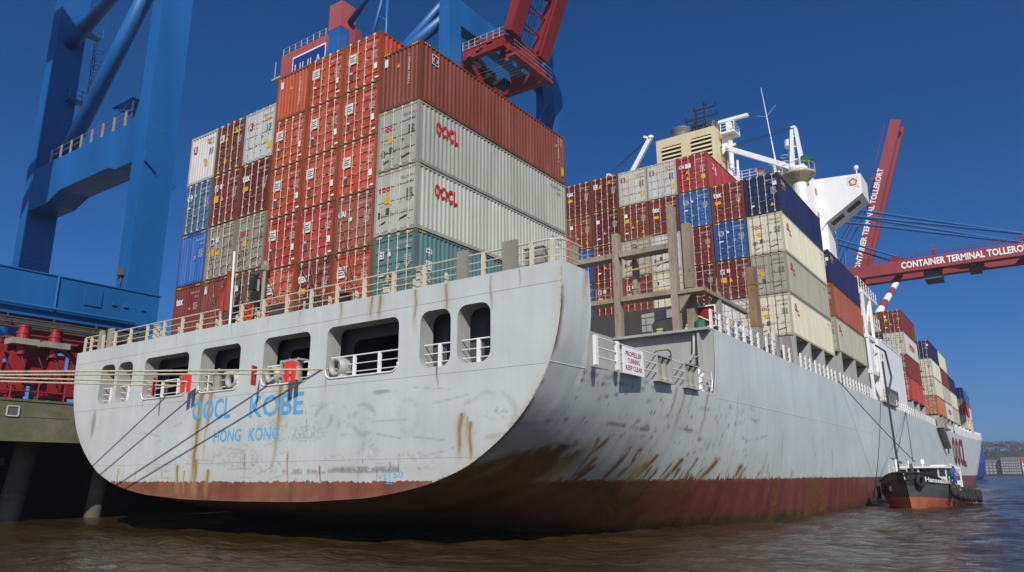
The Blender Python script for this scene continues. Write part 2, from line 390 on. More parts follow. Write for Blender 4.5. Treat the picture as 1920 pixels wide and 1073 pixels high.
def hull_mat(name, col, boot, chip, gloss, r0=(.11, .035, .010), r1=(.30, .125, .035)):
    m, n, l, b = newmat(name)
    at = n.new('ShaderNodeAttribute'); at.attribute_name = 'stain_and_shade'
    sep = n.new('ShaderNodeSeparateColor'); l.new(at.outputs['Color'], sep.inputs[0])
    tc = n.new('ShaderNodeTexCoord'); xyz = n.new('ShaderNodeSeparateXYZ'); l.new(tc.outputs['Object'], xyz.inputs[0])
    v1 = mapping(n, l, (.9, .9, .12)); f1 = noise(n, l, 1.2, 7, v1, .62)
    v2 = mapping(n, l, (.22, .22, .35)); f2 = noise(n, l, 1.0, 5, v2)
    v3 = mapping(n, l, (2.2, 2.2, 2.2)); f3 = noise(n, l, 3.0, 8, v3, .7)
    base = ramp(n, l, f1, .25, .75, (*[c*.80 for c in col], 1), (*[min(1, c*1.10) for c in col], 1))
    base = mixc(n, l, .5, base, ramp(n, l, f2, .3, .7, (*[c*.82 for c in col], 1), (*[min(1, c*1.12) for c in col], 1)))
    spk = ramp(n, l, f3, .70, .76); base = mixc(n, l, math_n(n, l, 'MULTIPLY', spk, .35), base, tuple(c*.45 for c in col))
    # boot topping below a worn line
    hb = math_n(n, l, 'ADD', xyz.outputs['Z'], math_n(n, l, 'MULTIPLY', math_n(n, l, 'SUBTRACT', noise(n, l, 2.5, 6, mapping(n, l, (2, 2, .5)), .7), .5), chip))
    mk = ramp(n, l, math_n(n, l, 'SUBTRACT', hb, 1.3), .985, 1.0, (1,1,1,1), (0,0,0,1))
    bc = ramp(n, l, f1, .25, .75, (*[c*.55 for c in boot], 1), (*[c*1.25 for c in boot], 1))
    c = mixc(n, l, mk, base, bc)
    # green weed close to the water
    wz = ramp(n, l, math_n(n, l, 'ADD', xyz.outputs['Z'], math_n(n, l, 'MULTIPLY', f3, .9)), .62, 1.25, (1,1,1,1), (0,0,0,1))
    c = mixc(n, l, math_n(n, l, 'MULTIPLY', wz, .85), c, ramp(n, l, f1, .35, .65, (.02, .02, .01, 1), (.07, .065, .02, 1)))
    rs = ramp(n, l, math_n(n, l, 'MULTIPLY', sep.outputs[0], math_n(n, l, 'ADD', math_n(n, l, 'MULTIPLY', f3, .9), .55)), .1, .75)
    rc = ramp(n, l, f3, .35, .65, (*r0, 1), (*r1, 1))
    c = mixc(n, l, rs, c, rc)
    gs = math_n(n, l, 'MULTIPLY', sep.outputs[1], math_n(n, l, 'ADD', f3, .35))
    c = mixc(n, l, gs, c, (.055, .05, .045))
    yl = math_n(n, l, 'MULTIPLY', sep.outputs[2], math_n(n, l, 'ADD', f1, .3))
    c = mixc(n, l, yl, c, (.36, .27, .12))
    l.new(c, b.inputs['Base Color']); b.inputs['Roughness'].default_value = gloss
    bp = n.new('ShaderNodeBump'); bp.inputs['Strength'].default_value = .5; bp.inputs['Distance'].default_value = .07
    wv = n.new('ShaderNodeTexWave'); wv.wave_type = 'BANDS'; wv.bands_direction = 'Y' if gloss < .44 else 'X'; wv.inputs['Scale'].default_value = .40; wv.inputs['Distortion'].default_value = .6; l.new(tc.outputs['Object'], wv.inputs['Vector'])
    l.new(math_n(n, l, 'ADD', noise(n, l, .55, 3, mapping(n, l, (1, 1, .8))), math_n(n, l, 'MULTIPLY', wv.outputs['Fac'], .06)), bp.inputs['Height'])
    bp2 = n.new('ShaderNodeBump'); bp2.inputs['Strength'].default_value = .15; bp2.inputs['Distance'].default_value = .01
    l.new(f3, bp2.inputs['Height']); l.new(bp.outputs[0], bp2.inputs['Normal']); l.new(bp2.outputs[0], b.inputs['Normal'])
    return m
M['weld'] = paint('weld_line', (.40, .40, .38), .5, .2, .4, 2)
M['transom'] = hull_mat('stern_plate_paint', (.51, .545, .525), (.20, .055, .04), .45, .45)
M['hull'] = hull_mat('hull_side_paint', (.53, .575, .55), (.18, .05, .038), .5, .42, (.05, .02, .007), (.24, .10, .022))

# ---------------------------------------------------------------- the ship
ship = thing('container_ship', 'huge grey container ship moored stern on, red below, container stacks on deck', 'container ship')
# --- hull shell
st = np.unique(np.concatenate([[YT, -.8, -.5, -.2, .1, .4, .6], np.linspace(.78, 1.12, 6), np.linspace(1.16, 12.7, 190), np.linspace(12.75, 13.05, 8), np.linspace(13.1, 30, 220), np.linspace(30.2, 60, 110), np.linspace(61, 170, 90), np.linspace(172, 257.8, 60)]))
NS = 130
hv = []; 
for Y in st:
    X, Z = section(float(Y), NS); hv.append(np.stack([X, np.full(NS, Y), Z], 1))
hv = np.array(hv); ns = len(st)
hull = MB(); V1 = hv.reshape(-1, 3); V2 = V1 * np.array([-1, 1, 1])
hull.v = [tuple(t) for t in np.vstack([V1, V2]).tolist()]
off = len(V1)
for j in range(ns-1):
    for i in range(NS-1):
        a = j*NS+i
        hull.f.append((a, a+NS, a+NS+1, a+1)); hull.f.append((off+a, off+a+1, off+a+NS+1, off+a+NS))
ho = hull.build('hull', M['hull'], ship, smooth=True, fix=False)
for p_ in ho.data.polygons:
    yy = p_.center.y
    if (.74 < yy < 1.16 and p_.center.z > 5.6) or (12.7 < yy < 13.1 and p_.center.z > 6.1): p_.use_smooth = False
hs_streak = [(1.3,3.47,1.7,2.2,.55,.9),(2.3,3.6,2.4,2.2,.7,1.0),(3.3,3.4,3.0,2.2,.6,.85),(3.95,3.9,4.4,2.3,.16,.8),(4.6,3.86,4.2,3.3,.25,.9),(6.4,3.65,6.2,2.2,.28,1.0),(7.3,3.57,6.95,2.2,.3,1.0),(8.2,3.1,7.9,2.25,.14,.8),
  (8.9,3.39,8.0,2.2,.3,1.1),(11.1,3.2,10.2,2.2,.34,1.2),(10.3,3.0,9.9,2.3,.16,.9),(12.4,3.22,11.8,2.2,.2,.9),(13.3,2.8,12.9,2.2,.2,.9),(14.7,3.25,13.3,2.2,.4,1.2),(17.8,3.0,16.9,2.15,.4,1.1),(18.5,2.9,17.3,2.2,.25,.9),(20.6,2.64,20,2.2,.3,.8),(26.3,2.7,25.9,2.3,.3,.6),
  (9.6,6.2,9.3,4.4,.22,.5),(8.8,6.2,8.5,4.9,.16,.55),(12.2,6.2,11.9,4.2,.16,.6),(10.6,6.2,10.1,5.2,.12,.5),(21.3,3.7,21.1,3.2,.1,.6),(31.3,3.9,31.2,3.4,.12,.5),(.55,9.5,.5,8.2,.22,.55),(1.0,7.6,.95,6.6,.07,.9),(16.2,6.0,16.1,5.0,.1,.35),(24,5.0,23.9,3.4,.1,.4),(36,4.2,35.9,2.6,.15,.4)]
Yv, Zv = V1[:, 1], V1[:, 2]
q_ = random.Random(21)
for k in range(20):
    y0 = q_.uniform(-.6, 24); z0 = 2.35+q_.random()**1.6*1.5*max(.25, 1-y0/26); ln = z0-2.1; hs_streak.append((y0, z0, y0-ln*.55*max(.1, 1-y0/20), 2.15, q_.uniform(.05, .26), q_.uniform(.6, 1.1)))
for k in range(30):
    y0 = q_.uniform(14, 120); z0 = q_.uniform(2.3, 3.2); hs_streak.append((y0, z0, y0-.05, z0-q_.uniform(.3, .9), q_.uniform(.05, .16), q_.uniform(.4, .8)))
hs_streak = [(a, b, c, d_, e_*.9, f_*1.0) for a, b, c, d_, e_, f_ in hs_streak]
ru = streaks(Yv, Zv, hs_streak, 3)*sstep(.30, .52, fbm((Yv+.35*Zv)*7, Zv*2.1, 66, 4)+.12)
patch = sstep(.0, .5, (3.75 - .35*np.abs(Yv-1.6)/1.5 + .9*(fbm(Yv*1.3, Zv*.8, 11)-.5)) - Zv) * sstep(-1.6, -.3, Yv) * (1-sstep(2.6, 4.2, Yv + .5*fbm(Zv*3, Yv, 12))) * (Zv > 2.0)
ru = np.maximum(ru, 1.0*patch*(.45+.9*fbm(Yv*2.2, Zv*1.4, 8)))
sh_ = Yv + (Zv-2.2)*-.35*np.clip(1-Yv/20, .1, 1)           # runs lean with the turn of the shell
bl_ = sstep(.56, .66, fbm(sh_*1.9, Zv*.55, 61, 5)+.10*(fbm(sh_*9, Zv*1.2, 62)-.5)) * sstep(0, .25, 2.35+1.5*np.clip(1-Yv/22, .12, 1)*fbm(sh_*1.1, sh_*0+2, 63)*1.25 - Zv)
ru = np.maximum(ru, .85*bl_*(Yv < 24)*(Zv > 2.1)*sstep(.32, .62, fbm(sh_*7, Zv*2.2, 64, 5))*1.1)
yl_soft = .95*sstep(.40, .68, fbm(sh_*.8, Zv*.35, 67))*sstep(4.4, 2.6, Zv)*sstep(22, 6, Yv)
edge = np.exp(-((Yv-YT)/.16)**2) * sstep(.4, .62, fbm(Zv*1.3, Yv*0+3, 21)); ru = np.maximum(ru, .8*edge*(Zv < 8.8))
low = .7*sstep(.52, .75, fbm(Yv*.8, Zv*.25, 31)) * sstep(2.6, 2.1, Zv); ru = np.maximum(ru, low)
gr = .45*sstep(5.5, 3.2, Zv+1.2*(fbm(Yv*.7, Zv*.6, 47)-.5))*sstep(12, 2, Yv)*fbm(Yv*.8, Zv*1.2, 48)  # broad stern grime, also painting in shade where the shell curves under
gr = np.maximum(gr, .75*sstep(.70, .76, fbm(Yv*1.7, Zv*7, 41, 5))*sstep(.42, .6, fbm(Yv*.5, Zv*.5, 44))*sstep(18, 4, Yv)*sstep(2.2, 3.2, Zv)*sstep(7, 5, Zv))
gr = np.maximum(gr, .9*sstep(.745, .78, fbm(Yv*4.2, Zv*11, 43, 5))*sstep(26, 8, Yv)*sstep(2.2, 3.0, Zv)*sstep(6.8, 5.2, Zv))
for (y_, z_, l_, w_, a_) in [(q_.uniform(0, 20), q_.uniform(3.2, 6.2), q_.uniform(.4, 1.8), q_.uniform(.02, .045), q_.uniform(-.25, .25)) for k in range(36)]:
    gr = np.maximum(gr, .8*np.exp(-((Zv-z_-a_*(Yv-y_))/w_)**2)*(np.abs(Yv-y_) < l_)*sstep(.35, .55, fbm(Yv*5, Zv*5, 77)))
yl = .6*sstep(4.6, 2.4, Zv)*sstep(14, 0, Yv)*fbm(Yv*.9, Zv*.7, 51)
yl = np.maximum(yl, .35*streaks(Yv, Zv, [(a, b+.1, c, d-.9, e*2.2, 1) for a, b, c, d, e, f in hs_streak], 4)*(Zv > 2.2))
yl = np.maximum(yl, yl_soft*(Zv > 2.2))
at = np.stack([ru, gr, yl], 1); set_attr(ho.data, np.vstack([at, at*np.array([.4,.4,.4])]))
# weld seam along the side and a fold line
sm = MB()
for zz, y0, y1 in ((6.1, YT+.02, 1.2), (6.05, 13.2, 60),):
    pts = []
    for Y in np.linspace(y0, y1, 40):
        X, Z = section(float(Y), 70, True); pts.append((np.interp(zz, Z, X)+.004, Y, zz))
    sm.tube(pts, .012, 4)
sm.build('weld_seam', M['white'], ship)

# --- stern plate with its rounded openings
def rrect(x0, x1, z0, z1, r, n=6):
    P = []
    for cx, cz, a0 in ((x1-r, z1-r, 0), (x0+r, z1-r, 90), (x0+r, z0+r, 180), (x1-r, z0+r, 270)):
        for k in range(n+1): a = R(a0+90*k/n); P.append((cx+r*math.cos(a), cz+r*math.sin(a)))
    return P
OPEN = [(-13.30, -11.80, .42), (-11.50, -10.03, .42), (-8.88, -4.92, .34), (-3.90, -.84, .34), (.84, 3.93, .34), (4.97, 9.0, .34), (10.08, 11.56, .42), (11.87, 13.36, .42)]
ZO0, ZO1 = 6.33, 8.45
def outline():
    X, Z = SP[:, 0], SP[:, 1]
    P = list(zip(X.tolist(), Z.tolist()))[1:]
    return [(x, z) for x, z in P] + [(-x, z) for x, z in reversed(P)] 
def plate(contour, holes, step, name, mat, y, flip=False):
    pts = []; edges = []
    def ring(P):
        s = len(pts); pts.extend(P); edges.extend((s+i, s+(i+1) % len(P)) for i in range(len(P)))
    ring(contour)
    for h in holes: ring(h)
    A = np.array(pts)
    if step:
        gx, gz = np.meshgrid(np.arange(A[:,0].min(), A[:,0].max(), step), np.arange(A[:,1].min()+.03, A[:,1].max(), step))
        g = np.stack([gx.ravel(), gz.ravel()], 1); ok = inside(g, contour)
        for h in holes: ok &= ~inside(g, h)
        d = np.full(len(g), 9.0)
        for c in A: d = np.minimum(d, np.abs(g-c).max(1))
        pts.extend(map(tuple, g[ok & (d > step*.45)].tolist()))
    vs, es, fs, *_ = delaunay_2d_cdt([Vector(p) for p in pts], edges, [], 0, 1e-5)
    P = np.array([tuple(v) for v in vs]); T = np.array([f for f in fs if len(f) == 3])
    cc = P[T].mean(1); ok = inside(cc, contour)
    for h in holes: ok &= ~inside(cc, h)
    mb = MB(); mb.v = [(p[0], y, p[1]) for p in P.tolist()]; mb.f = [tuple(t) for t in T[ok].tolist()]
    return mb, P
def inside(g, poly):
    res = np.zeros(len(g), bool); n = len(poly)
    for i in range(n):
        x1, y1 = poly[i]; x2, y2 = poly[(i+1) % n]
        if y1 == y2: continue
        c = ((y1 > g[:,1]) != (y2 > g[:,1])) & (g[:,0] < (x2-x1)*(g[:,1]-y1)/(y2-y1)+x1); res ^= c
    return res
holes = [rrect(a, b, ZO0, ZO1, r) for a, b, r in OPEN]
mb, P = plate(outline(), holes, .06, 'stern_plate', None, YT)
tr = mb.build('stern_plate', M['transom'], ship)
X, Z = P[:,0], P[:,1]
tstreak = [(-3.6,6.4,-3.7,2.1,.20,1.1),(-3.45,6.4,-3.55,4.2,.13,.8),(-2.8,6.35,-2.9,4.6,.16,.8),(-2.95,6.3,-3.0,3.2,.08,.6),(-4.97,3.05,-4.8,2.0,.12,1.2),(-4.36,2.8,-4.3,2.1,.07,1.0),(-3.5,3.27,-3.42,1.95,.14,1.3),(-2.52,2.83,-2.5,2.0,.13,1.3),
 (2.18,6.45,2.17,4.4,.17,.95),(2.3,5.4,2.0,2.6,.16,.5),(2.64,6.42,2.78,5.2,.09,.75),(7.46,9.45,7.45,8.55,.10,.9),(7.91,9.45,7.92,8.5,.10,.9),(5.7,9.45,5.68,8.6,.08,.7),(9.81,9.4,9.8,8.1,.07,.9),(11.34,9.4,11.32,7.9,.10,.8),(12.1,4.6,12.0,3.2,.11,1.2),(12.5,4.3,12.52,3.0,.09,1.2),(12.35,4.5,12.3,3.6,.05,.7),
 (-10.23,2.95,-10.25,2.05,.06,.9),(.11,3.48,.17,2.75,.05,1.0),(2.96,3.43,3.04,2.3,.05,1.0),(4.98,2.9,5.03,2.1,.08,1.1),(13.36,9.4,13.41,8.0,.10,.55),(10.96,6.33,10.97,5.6,.07,.9),(-8.68,6.4,-8.63,5.8,.07,.7),(4.96,6.57,5.08,5.7,.10,.5),(-1.69,9.45,-1.64,8.8,.05,.6),(3.88,5.23,3.97,4.5,.03,.9),(-1.05,3.3,-1.0,2.7,.04,.8),(9.2,3.3,9.2,2.4,.04,1.0),(8.75,3.0,8.75,2.4,.04,.9),
 (14.6,9.4,14.6,8.7,.08,.5),(-6.2,9.4,-6.2,8.75,.06,.5),(-8.2,9.4,-8.2,8.8,.06,.45),(1.0,9.4,1.0,8.9,.05,.5),(3.1,9.4,3.1,8.8,.06,.5),(-11.9,9.4,-11.9,8.9,.06,.4),(-10,9.4,-10,8.8,.05,.4)]
for k in range(26):
    xx = rnd.uniform(-12, 11); z0 = rnd.uniform(2.4, 3.6); tstreak.append((xx, z0, xx+rnd.uniform(-.05,.05), z0-rnd.uniform(.3,.9), rnd.uniform(.02,.05), rnd.uniform(.4,.9)))
ru = streaks(X, Z, tstreak, 2)
el = np.array(outline()); dd = np.full(len(X), 9.0)
for c in el: dd = np.minimum(dd, np.hypot(X-c[0], Z-c[1]))
ru = np.maximum(ru, .7*np.exp(-(dd/.06)**2)*sstep(.35, .6, fbm(X*1.2, Z*1.2, 9))*(Z < 9.3)*(Z > 2.3))
yl = .5*np.exp(-(dd/.3)**2)*fbm(X*1.5, Z*1.5, 5)
yl = np.maximum(yl, .75*streaks(X, Z, [(a, b, c, d-.5, e*3, f*.9) for a, b, c, d, e, f in tstreak[:22]], 6))
yl = np.maximum(yl, .3*sstep(3.6, 2.4, Z)*fbm(X*.8, Z*1.5, 13))
gr = np.zeros_like(X)
def blob(cx, cz, rx, rz, s, sc=3, seed=1, thr=.5):
    sc = sc*1.6
    global gr
    q = ((X-cx)/rx)**2+((Z-cz)/rz)**2
    gr = np.maximum(gr, s*sstep(1.3, .3, q)*sstep(thr, thr+.10, fbm(X*sc, Z*sc*1.7, seed, 5)))
def ringmark(cx, cz, rx, rz, wd, s, seed=1):
    global gr
    q = np.abs(np.hypot((X-cx)/rx, (Z-cz)/rz)-1)
    gr = np.maximum(gr, s*sstep(wd, 0, q)*sstep(.35, .6, fbm(X*2, Z*5, seed)))
ringmark(5.0, 4.75, .45, .55, .45, .5, 3); ringmark(7.3, 4.6, .55, .55, .4, .45, 4); ringmark(9.6, 4.6, .5, .6, .4, .22, 5); ringmark(13.3, 4.5, 1.1, .75, .22, .4, 6); ringmark(6.2, 4.6, .3, .5, .5, .35, 12)
blob(13.7, 4.5, .7, .25, .6, 5, 8, .55); blob(7.6, 2.72, 3.2, .14, .95, 1.6, 9, .42); blob(4.2, 2.68, 2.2, .12, .8, 2, 19, .45); blob(1.2, 2.9, 1.6, .35, .7, 5, 10, .55); blob(-.5, 3.3, 2.2, .5, .35, 4, 11, .5); blob(4.0, 4.2, 1.3, .45, .5, 5, 14, .5)
blob(2.0, 4.6, 1.2, .35, .5, 5, 15, .55); blob(8.2, 5.6, .55, .08, .8, 3, 16, .3); blob(8.7, 4.5, 1.0, .05, .4, 2, 26, .3); blob(7.6, 3.5, .7, .5, .3, 4, 17, .5); blob(-13.4, 5.3, .22, .8, .85, 2.5, 18, .3); blob(-6, 3.2, 3, .6, .3, 3, 20, .58); blob(9.9, 3.0, 1.4, .4, .3, 3, 22, .55)
gr = np.maximum(gr, .5*sstep(.76, .82, fbm(X*3.5, Z*8, 23, 5))*sstep(6, 4, Z))
for k in range(34):
    x_, z_, l_, w_, a_ = rnd.uniform(-9, 12), rnd.uniform(2.4, 5.6), rnd.uniform(.15, .9), rnd.uniform(.012, .03), rnd.uniform(-.2, .25)
    gr = np.maximum(gr, .55*np.exp(-((Z-z_-a_*(X-x_))/w_)**2)*(np.abs(X-x_) < l_))
set_attr(tr.data, np.stack([ru, gr*.68, yl], 1))
# opening tunnels, lips and the web plate behind them
for (a, b, r), h in zip(OPEN, holes):
    t = MB(); n = len(h)
    t.v = [(x, YT, z) for x, z in h] + [(x, YT+.75, z) for x, z in h]; t.f = [(i, (i+1) % n, (i+1) % n+n, i+n) for i in range(n)]
    op = t.build('stern_opening', M['hullgrey'], ship, fix=False)
    if b-a > 2:
        lp = MB(); q = [p for p in h if p[1] < 7.0]; q.sort(key=lambda p: p[0])
        h2 = [(x, YT-.02, z) for x, z in h if z < 7.05]
        i0 = next(i for i in range(n) if h[i][1] >= 7.05 and h[(i+1) % n][1] < 7.05); seq = []
        for k in range(1, n):
            x, z = h[(i0+k) % n]
            if z >= 7.05: break
            seq.append((x, YT-.015, z))
        lp.tube(seq, .035, 8); lp.build('sill_lip', M['whiterail'], op)
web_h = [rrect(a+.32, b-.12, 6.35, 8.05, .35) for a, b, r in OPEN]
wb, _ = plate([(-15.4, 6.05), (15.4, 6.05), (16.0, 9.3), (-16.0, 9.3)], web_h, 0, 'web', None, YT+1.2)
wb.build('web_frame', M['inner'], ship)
# mooring deck, casing and upper deck
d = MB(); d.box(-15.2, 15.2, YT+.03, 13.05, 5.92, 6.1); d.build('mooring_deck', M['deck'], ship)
d = MB(); d.box(-16.2, 16.2, YT+.03, .74, 8.6, 9.4); d.box(-11.05, 11.05, .74, 28, 9.1, 9.4); d.build('upper_deck', M['hullgrey'], ship)
d = MB(); d.box(-11.0, 11.0, 7.0, 13.1, 6.1, 9.1)
for s in (1, -1): d.box(s*11.0, s*11.12, 7.0, 13.14, 6.1, 9.1)
d.build('deck_casing', M['hullgrey'], ship)
d = MB()
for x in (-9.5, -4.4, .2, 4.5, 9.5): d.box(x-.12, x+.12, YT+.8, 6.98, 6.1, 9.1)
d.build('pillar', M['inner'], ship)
d = MB(); X_, Z_ = section(13.1, 90, True); bp_ = [(float(np.interp(z, Z_, X_))-.006, z) for z in np.linspace(6.0, 9.27, 12)]
for s in (1, -1): d.prism([(s*11.13, 6.0)]+[(s*x, z) for x, z in bp_]+[(s*11.13, 9.27)], 1, 13.08, 13.2)

d.build('bulkhead', M['hullgrey'], ship)
d = MB()
for s in (1, -1):
    x0, x1 = sorted((s*11.12, s*16.15)); d.box(x0, x1, 12.62, 13.4, 9.28, 9.40)          # ledge that shades the bulkhead
    x0, x1 = sorted((s*15.55, s*15.67)); d.box(x0, x1, 12.75, 13.1, 6.1, 9.27)
d.build('bulkhead_ledge', M['hullgrey'], ship)
d = MB()
Ydk = np.concatenate([np.arange(13.1, 200, 4), np.arange(200, 256, 3)])
dv = []
for Y in Ydk:
    X_, Z_ = section(float(Y), 20, True); dv.append((X_[-1]-.04, Y, Z_[-1]-.06))
d.v = [(x, y, z) for x, y, z in dv]+[(-x, y, z) for x, y, z in dv]; k = len(dv); d.f = [(i, i+1, i+1+k, i+k) for i in range(k-1)]
d.build('main_deck', M['deck'], ship)
# door, brackets and fairleads on the aft facing bulkhead
d = MB(); d.prism(rrect(13.09, 14.06, 6.64, 8.58, .24), 1, 13.06, 13.078); d.build('door_gasket', M['dark_steel'], ship)
d = MB(); d.prism(rrect(13.15, 14.0, 6.7, 8.52, .22), 1, 13.03, 13.0585); dr = d.build('watertight_door', M['hullgrey'], ship)
d = MB(); d.torus((13.58, 12.98, 7.35), (0,1,0), .17, .02, 14, 5)
for z in (7.0, 7.75, 8.2):
    for x in (13.17, 13.98): d.box(x-.05, x+.05, 12.99, 13.03, z-.04, z+.04)
d.build('hand_wheel', M['dark_steel'], dr)
d = MB(); d.box(13.4, 13.85, 13.015, 13.028, 7.86, 8.02); d.build('door_notice', M['orange_ink'], dr)
d = MB(); d.box(13.5, 13.72, 13.015, 13.028, 8.08, 8.2); d.build('door_plate', M['placard'], dr)
d = MB(); d.tube([(15.35, 12.9, 9.2), (15.3, 12.85, 8.2), (14.85, 12.85, 7.6), (14.8, 12.85, 6.15)], .06, 8); d.tube([(15.6,12.7,8.05),(14.6,12.9,7.7)], .03, 6); d.tube([(12.0, 12.9, 6.15), (12.05, 12.9, 8.0)], .05, 6); d.tube([(12.5, 12.9, 7.6), (12.6, 12.9, 8.4)], .03, 6)
d.box(11.9, 12.5, 12.75, 13.05, 7.5, 7.75); d.build('deck_pipe', M['steel'], ship)
for y in (6.9, 7.45, 9.8, 10.4):
    d = MB(); d.lathe([(.24, 0), (.26, .08), (.2, .2), (.2, .75), (.26, .88), (.26, .95)], (15.95, y, 6.22), 14); d.build('fairlead_roller', M['framegrey'], ship, smooth=False)
d = MB()
for y0, y1 in ((6.55, 7.85), (9.45, 10.8)):
    d.box(15.65, 16.22, y0-.12, y0-.04, 6.22, 7.2); d.box(15.65, 16.22, y1-.02, y1+.06, 6.22, 7.2); d.box(15.65, 16.24, y0-.12, y1+.06, 7.2, 7.26); d.box(15.6, 16.26, y0-.15, y1+.1, 6.16, 6.22)
    d.bar((15.6, y0-.1, 7.15), (14.6, y0-.1, 6.15), .1); d.bar((15.6, y1, 7.15), (14.6, y1, 6.15), .1)
d.build('fairlead_frame', M['hullgrey'], ship)
d = MB(); d.lathe([(.42, 0), (.36, .12), (.28, .3), (.3, .75), (.4, .95)], (15.7, 11.9, 6.12), 16); d.lathe([(.2,0),(.24,.2),(.05,.4)], (15.7,11.9,7.05), 12)
d.build('mooring_bollard', M['whiterail'], ship, smooth=True)
d = MB()
for z in (7.22, 6.86, 6.52): d.tube([(16.16, 1.35, z), (16.16, 6.4, z)], .025, 6); d.tube([(16.16, 8.0, z), (16.16, 9.3, z)], .025, 6); d.tube([(16.16, 10.9, z), (16.16, 12.55, z-.04), (16.1, 12.75, z-.1)], .025, 6)
for y in (1.35, 3.0): d.box(16.1, 16.22, y-.09, y+.09, 6.22, 7.28)
d.tube([(16.16, 12.6, 6.3), (16.18, 12.72, 6.8), (16.16, 12.62, 7.2)], .03, 6)
d.build('side_railing', M['whiterail'], ship)
# fairleads standing in the stern openings
def horn(x, s=1):
    m = MB(); m.smooth = True; prof = []
    n = 22; k = 7
    for i in range(n):
        a = 2*math.pi*i/n
        for j in range(k+1):
            t = R(-20+ j*130/k); rr = .36 - .17*math.sin(t) ; yy = YT+.1 - .16*math.cos(t)
            m.v.append((x+rr*math.cos(a), yy if j else YT+.45, 6.78+rr*math.sin(a)))
    for i in range(n):
        for j in range(k): m.f.append((i*(k+1)+j, ((i+1)%n)*(k+1)+j, ((i+1)%n)*(k+1)+j+1, i*(k+1)+j+1))
    m.box(x-.36, x+.36, YT+.03, YT+.5, 6.33, 6.47)
    return m.build('chock', M['hullgrey'], ship)
for x in (5.55, 1.45, -1.4): horn(x)
for x in (2.35, 2.9, -2.75, -5.45):
    d = MB(); d.lathe([(.27, 0), (.3, .08), (.22, .2), (.22, .7), (.3, .85), (.3, .92)], (x, YT+.25, 6.36), 16); d.lathe([(.06,0),(.04,.15)], (x, YT+.25, 7.3), 8)
    d.build('roller', M['framegrey'], ship)
d = MB()
for a, b in ((2.0, 3.3), (-3.15, -2.3)): d.box(a, b, YT+.02, YT+.5, 7.28, 7.36); d.box(a, a+.08, YT+.02, YT+.5, 6.36, 7.28)
d.build('roller_frame', M['hullgrey'], ship)
for x in (-6.9, 6.3, 8.1, -10.5):
    w_ = thing if False else None
    d = MB(); d.tube([(x-.6, 3.0, 7.0), (x+.6, 3.0, 7.0)], .42, 16); d.tube([(x-.7, 3.0, 7.0), (x-.6, 3.0, 7.0)], .7, 18); d.tube([(x+.6, 3.0, 7.0), (x+.7, 3.0, 7.0)], .7, 18); d.box(x-.9, x+.9, 2.4, 3.6, 6.1, 6.4); d.build('mooring_winch', M['inner'], ship)
# railings inside the openings
for (a, b, r) in OPEN:
    d = MB(); big = b-a > 2
    for z in (7.22, 6.88, 6.56): d.tube([(a, YT+.3, z), (b, YT+.3, z)], .03 if z > 7 else .02, 6)
    for x in ([a+(b-a)*.5] if not big else [a+1.35, a+2.75] if b-a > 3.5 else [a+.35, b-.3]): d.box(x-.07, x+.07, YT+.27, YT+.36, 6.33, 7.22)
    d.build('opening_railing', M['whiterail'], ship)
# top railing along the stern
d = MB(); zt = 9.4
for z, r in ((10.32, .035), (10.0, .022), (9.72, .022)):
    d.tube([(-16.1, 1.0, z), (-16.15, -.6, z), (-15.9, -.9, z), (-14.35, -.9, z)], r, 6); d.tube([(-12.9, -.9, z), (11.7, -.9, z)], r, 6); d.tube([(12.25, -.9, z), (13.75, -.9, z)], r, 6)
    d.tube([(14.45, -.9, z), (15.7, -.9, z), (16.05, -.75, z), (16.15, -.4, z), (16.15, .6, z)], r, 6)
for x in list(np.arange(-12.6, 11.6, 1.62)) + [-15.9, -15.2, -13.9, 12.9, 15.0, 15.85]: d.box(x-.075, x+.075, -.94, -.84, zt, 10.3)
for x in np.arange(-11.8, 11.6, 1.62): d.box(x-.06, x+.06, -.6, -.5, zt, 9.98)
d.tube([(-12.4, -.55, 9.98), (11.6, -.55, 9.98)], .02, 6)
d.build('stern_railing', M['rail'], ship)
d = MB()
for a, b in ((11.72, 12.2), (13.8, 14.4), (-14.3, -13.95), (-13.35, -12.9)): d.box(a, b, -.98, -.82, 9.4, 10.55)
d.build('stern_upright', M['framegrey'], ship)
d = MB()
for z in (3.1, 6.05, 8.75):
    xr_ = float(np.interp(z, SP[:, 1], SP[:, 0]))-.1; d.tube([(-xr_, YT-.001, z), (xr_, YT-.001, z)], .009, 4)
for x, z0, z1 in ((-13.0, 4.6, 6.1), (-9.5, 2.6, 9.3), (-4.4, 2.2, 9.3), (.3, 2.2, 9.3), (4.45, 2.2, 9.3), (9.55, 2.3, 9.3), (14.0, 4.3, 9.3)): d.tube([(x, YT-.001, z0), (x, YT-.001, z1)], .008, 4)
for m_ in [d]:
    for k_ in range(0): pass
d.build1('weld_seam', M['weld'], ship)
